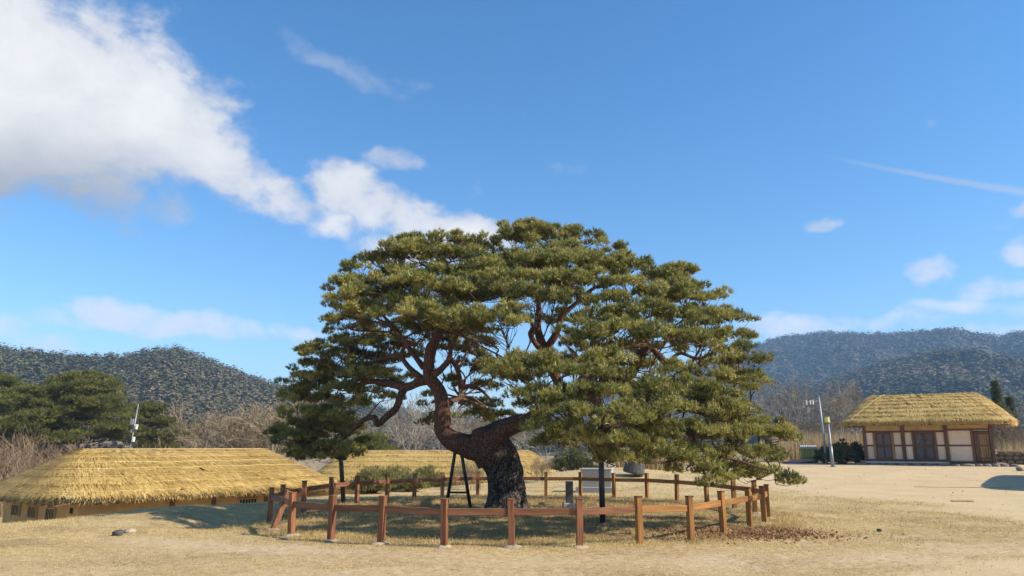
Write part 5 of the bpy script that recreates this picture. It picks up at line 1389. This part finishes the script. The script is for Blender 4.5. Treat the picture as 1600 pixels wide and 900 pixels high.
# camera pole on the left
b = base_at(193, 720, 43.0); top = at(199, 631, 43.0); hp = top[2] - b[2]
e = empty('camera_pole', b); tag(e, 'leaning slim pole with white boxes behind the left thatched roof', 'pole'); e.rotation_euler = (0, R_(4.5), 0)
MB().tube([(0, 0, -.1), (0, 0, hp * .30)], .075, 10).build('lower_pole', M_pole, e, smooth=True)
MB().tube([(0, 0, hp * .30), (0, 0, hp)], .035, 10).build('upper_pole', M_pole, e, smooth=True)
for (x, z, sx, sz) in ((-.14, .84, .18, .32), (.16, .80, .12, .28), (.12, .69, .12, .28), (-.08, .76, .10, .18)):
    cb_ = MB().box((x, -.06, hp * z), (sx, .16, sz), bev=.02).build('cabinet', M_whitebox if x > 0 else M_pole, e)
    MB().box((x * .5, -.03, hp * z), (abs(x) * .8, .04, .04)).build('bracket', M_lampgrey, cb_)
# bamboo bin enclosure
p = base_at(1265, 726, 53.0); sc = 53 * .977 / FPX
e = empty('bin_enclosure', p, R_(-22)); tag(e, 'yellow-green bamboo bin enclosure with small grey tiled roof', 'enclosure')
Wd, Dp, Ht = 24 * sc, .8, 21 * sc
MB().box((0, 0, Ht / 2), (Wd - .06, Dp - .06, Ht - .02)).build('core', M_dark, e)
n = 9
for k in range(n):
    x = -Wd / 2 + Wd * (k + .5) / n
    MB().tube([(x, -Dp / 2, 0), (x, -Dp / 2, Ht)], Wd / n * .47, 8).build('slat', M_bamboo, e, smooth=True)
for k in range(6):
    y = -Dp / 2 + Dp * (k + .5) / 6
    for sx in (-1, 1): MB().tube([(sx * Wd / 2, y, 0), (sx * Wd / 2, y, Ht)], Dp / 6 * .47, 8).build('slat', M_bamboo, e, smooth=True)
rf = MB().box((0, 0, Ht + .06), (Wd + .16, Dp + .2, .10), bev=.02).build('roof', M_tile, e)
for k in range(9):
    x = -Wd / 2 + Wd * (k + .5) / 9
    MB().tube([(x, -Dp / 2 - .14, Ht + .10), (x, 0, Ht + .22), (x, Dp / 2 + .1, Ht + .10)], .055, 6).build('tile', M_tile, rf)
p = base_at(1246, 724, 52.0)
o = link('ground_cover', lumpy('cover', (2.4, 1.4, .35), M_pinktarp, 77, 3), None, p + np.array([0, 0, .08])); o.name = 'tarpaulin'; tag(o, 'faded pink cover lying low beside the bamboo bin enclosure', 'tarpaulin')
# stone wall right of the house
wa, wb = base_at(1556, 727, 49.0), base_at(1700, 730, 45.0)
wl_ = empty('stone_wall', wa); tag(wl_, 'low dry stone wall of rounded blocks right of the right house', 'stone wall')
dv = wb - wa; Lw = float(np.linalg.norm(dv[:2])); wl_.rotation_euler = (0, 0, math.atan2(dv[1], dv[0]))
MB().box((Lw / 2, 0.1, .32), (Lw, .34, .66)).build('core', M_mortar, wl_)
smesh = [lumpy('block', (1, 1, 1), M_stone, 130 + k, 2, rough=.10) for k in range(6)]
for row in range(3):
    x = -0.1 + .15 * row
    while x < Lw:
        wd_ = random.uniform(.34, .62)
        o = link('stone', random.choice(smesh), wl_, (x + wd_ / 2, -.06 + random.uniform(-.03, .03), .14 + row * .26)); o.scale = (wd_ * .50 * 1.0 / .5 * .98, .42, .27); o.rotation_euler = (random.uniform(-.08, .08), random.uniform(-.08, .08), 0); x += wd_
MB().box((Lw / 2, .1, .80), (Lw + .2, .6, .07), bev=.02).build('coping', M_conc, wl_)

# ------------------------------------------------------------------ grass and straw on the ground
def scatter(n, g, ymin=9.0, ymax=44.0, a=0.78):
    Y = 1.0 / (1.0 / ymin - g.uniform(0, 1, n) * (1.0 / ymin - 1.0 / ymax)); x = g.uniform(-a, a, n) * Y
    return x, Y

def blades(name, label, n, seed, hmin, hmax, wd, keep, lean=0.8, tmean=0.55, flat=False, mat=None, ymin=9.0, ymax=44.0):
    g = np.random.default_rng(seed)
    x, Y = scatter(n, g, ymin, ymax)
    k = g.uniform(0, 1, n) < keep(x, Y, g); x, Y = x[k], Y[k]; n = len(x)
    z = H(x, Y); P = np.stack([x, Y, z], 1)
    if flat:
        an = g.uniform(0, 2 * math.pi, n); an = np.where(g.uniform(0, 1, n) < .6, 0.25 * g.normal(size=n) + .15, an)
        d = np.stack([np.cos(an), np.sin(an), g.uniform(-.02, .10, n)], 1); P[:, 2] += g.uniform(.004, .02, n)
    else:
        d = norm(np.stack([g.normal(0, lean, n), g.normal(0, lean, n), np.ones(n)], 1))
    L = g.uniform(hmin, hmax, n) * np.clip(Y / 14, .8, 1.5); an = g.uniform(0, 6.28, n)
    s = np.stack([np.cos(an), np.sin(an), np.zeros(n)], 1)
    if flat: s = np.stack([-d[:, 1], d[:, 0], 0 * an], 1)
    s = s * (wd * np.clip(Y / 13, .8, 2.2))[:, None] * .5
    V_ = np.stack([P - s, P + s, P + d * L[:, None]], 1).reshape(-1, 3)
    patch = vnoise(x, Y, .9, 77, 3) - .5
    t = np.clip(tmean + 1.0 * patch + g.normal(0, .17, n), 0, .93); t = np.where(g.uniform(0, 1, n) < .015, 1.0, t)
    o = link(name, tri_mesh(name, V_, np.arange(len(V_)).reshape(-1, 3), mat or M_grass, np.repeat(t, 3))); tag(o, label, 'grass', kind='stuff')

def k_ring(x, Y, g):
    sd, so, li, rg = zone_weights(x, Y); return np.clip(rg * 1.0 + .0, 0, 1) * (0.4 + .6 * (vnoise(x, Y, 1.3, 12) > .42))
def k_lawn(x, Y, g):
    sd, so, li, rg = zone_weights(x, Y); return np.clip((1 - sd) * (1 - .96 * so) * (1 - .8 * rg), 0, 1) * (0.25 + .75 * (vnoise(x, Y, .8, 15) > .45))
def k_tuft(x, Y, g):
    r = np.hypot(x - RC[0], Y - RC[1]); return np.exp(-((r - RR - .25) / .55) ** 2) * (Y < 19) * (.3 + .7 * (vnoise(x, Y, 2.0, 18) > .5))
def k_straw(x, Y, g):
    sd, so, li, rg = zone_weights(x, Y); n_ = vnoise(x, Y, .7, 19)
    pile = np.exp(-(((x - 9.2) / 1.5) ** 2 + ((Y - 14.6) / 1.3) ** 2))
    return np.clip((1 - .97 * sd) * (0.25 + .5 * (n_ > .5)) * (1 - .6 * rg) + pile, 0, 1)
blades('ring_grass', 'dry trampled grass inside the ring fence', 260000, 201, .03, .085, .007, k_ring, .9, .46, ymin=12, ymax=27)
blades('lawn_grass', 'short dead lawn grass around the ring fence', 260000, 202, .02, .05, .008, k_lawn, 1.0, .55)
blades('fence_grass', 'longer straw grass along the foot of the fence', 60000, 203, .05, .13, .008, k_tuft, .6, .58, ymin=11, ymax=20)
blades('loose_straw_litter', 'pale straw scattered flat over the ground', 110000, 204, .08, .22, .009, k_straw, tmean=.72, flat=True, ymax=26)
blades('straw_patch', 'dark rough straw patch at the right edge of the lawn', 60000, 207, .06, .20, .010, lambda x, Y, g: np.exp(-(((x - 9.9 - .25 * (Y - 14.5)) / 1.3) ** 2 + ((Y - 14.9) / 1.5) ** 2)) * (.2 + .8 * (vnoise(x, Y, 1.6, 24) > .45)), tmean=.34, flat=True, ymin=11, ymax=20)
# fallen leaves, mostly at the right front of the ring
g = np.random.default_rng(205); n = 2800
x = np.where(g.uniform(size=n) < .6, g.normal(4.6, 0.75, n), g.uniform(-5, 6, n)); Y = np.where(x > 2.2, g.normal(14.7, .5, n), RC[1] + g.uniform(-1, 1, n) * 0.9 * np.sqrt(np.maximum(0.1, RR ** 2 - (x - RC[0]) ** 2)))
z = H(x, Y) + g.uniform(.01, .035, n); P = np.stack([x, Y, z], 1)
e1 = norm(np.stack([g.normal(size=n), g.normal(size=n), .5 * g.normal(size=n)], 1)) * .028; e2 = norm(np.stack([g.normal(size=n), g.normal(size=n), .5 * g.normal(size=n)], 1)) * .028
V_ = np.stack([P - e1, P + e2, P + e1, P - e2], 1).reshape(-1, 3)
tag(link('leaf_litter', tri_mesh('leaf_litter', V_, np.arange(len(V_)).reshape(-1, 4), M_litter, np.repeat(g.uniform(0, 1, n), 4))), 'reddish fallen leaves at the right front foot of the fence', 'leaf litter', kind='stuff')

g = np.random.default_rng(206); n = 1100
x, Y = scatter(n, g, 9.5, 46.0, 0.75)
z = H(x, Y); sz = g.uniform(.006, .016, n) * np.clip(Y / 14, .8, 2.2)
oct_ = np.array([(1, 0, 0), (0, 1, 0), (-1, 0, 0), (0, -1, 0), (0, 0, .8), (0, 0, -.6)], float)
V_ = (np.stack([x, Y, z + sz * .3], 1)[:, None, :] + oct_[None] * (1 + .35 * g.normal(size=(n, 6, 1))) * sz[:, None, None]).reshape(-1, 3)
f0 = np.array([(0, 1, 4), (1, 2, 4), (2, 3, 4), (3, 0, 4), (1, 0, 5), (2, 1, 5), (3, 2, 5), (0, 3, 5)])
T_ = (np.arange(n)[:, None, None] * 6 + f0[None]).reshape(-1, 3)
tag(link('pebbles', tri_mesh('pebbles', V_, T_, M_pebble)), 'small pebbles and clods strewn over the yard', 'pebbles', kind='stuff')

# ------------------------------------------------------------------ air
hz = MB().box((0, 1000, 101), (3800, 3000, 226)).build('haze', M_conc)
hm = bpy.data.materials.new('haze'); hm.use_nodes = True
ht_ = hm.node_tree; ht_.nodes.clear()
hv = ht_.nodes.new('ShaderNodeVolumePrincipled'); ho = ht_.nodes.new('ShaderNodeOutputMaterial')
hv.inputs['Color'].default_value = (0.36, 0.62, 1.0, 1); hv.inputs['Density'].default_value = 0.00039; hv.inputs['Anisotropy'].default_value = 0.0
ht_.links.new(hv.outputs[0], ho.inputs['Volume'])
hz.data.materials.clear(); hz.data.materials.append(hm)
tag(hz, 'thin blue air between the yard and the mountains', 'haze', kind='stuff')
print('TRIS', sum(len(m.loops) - 2 * len(m.polygons) for m in bpy.data.meshes))
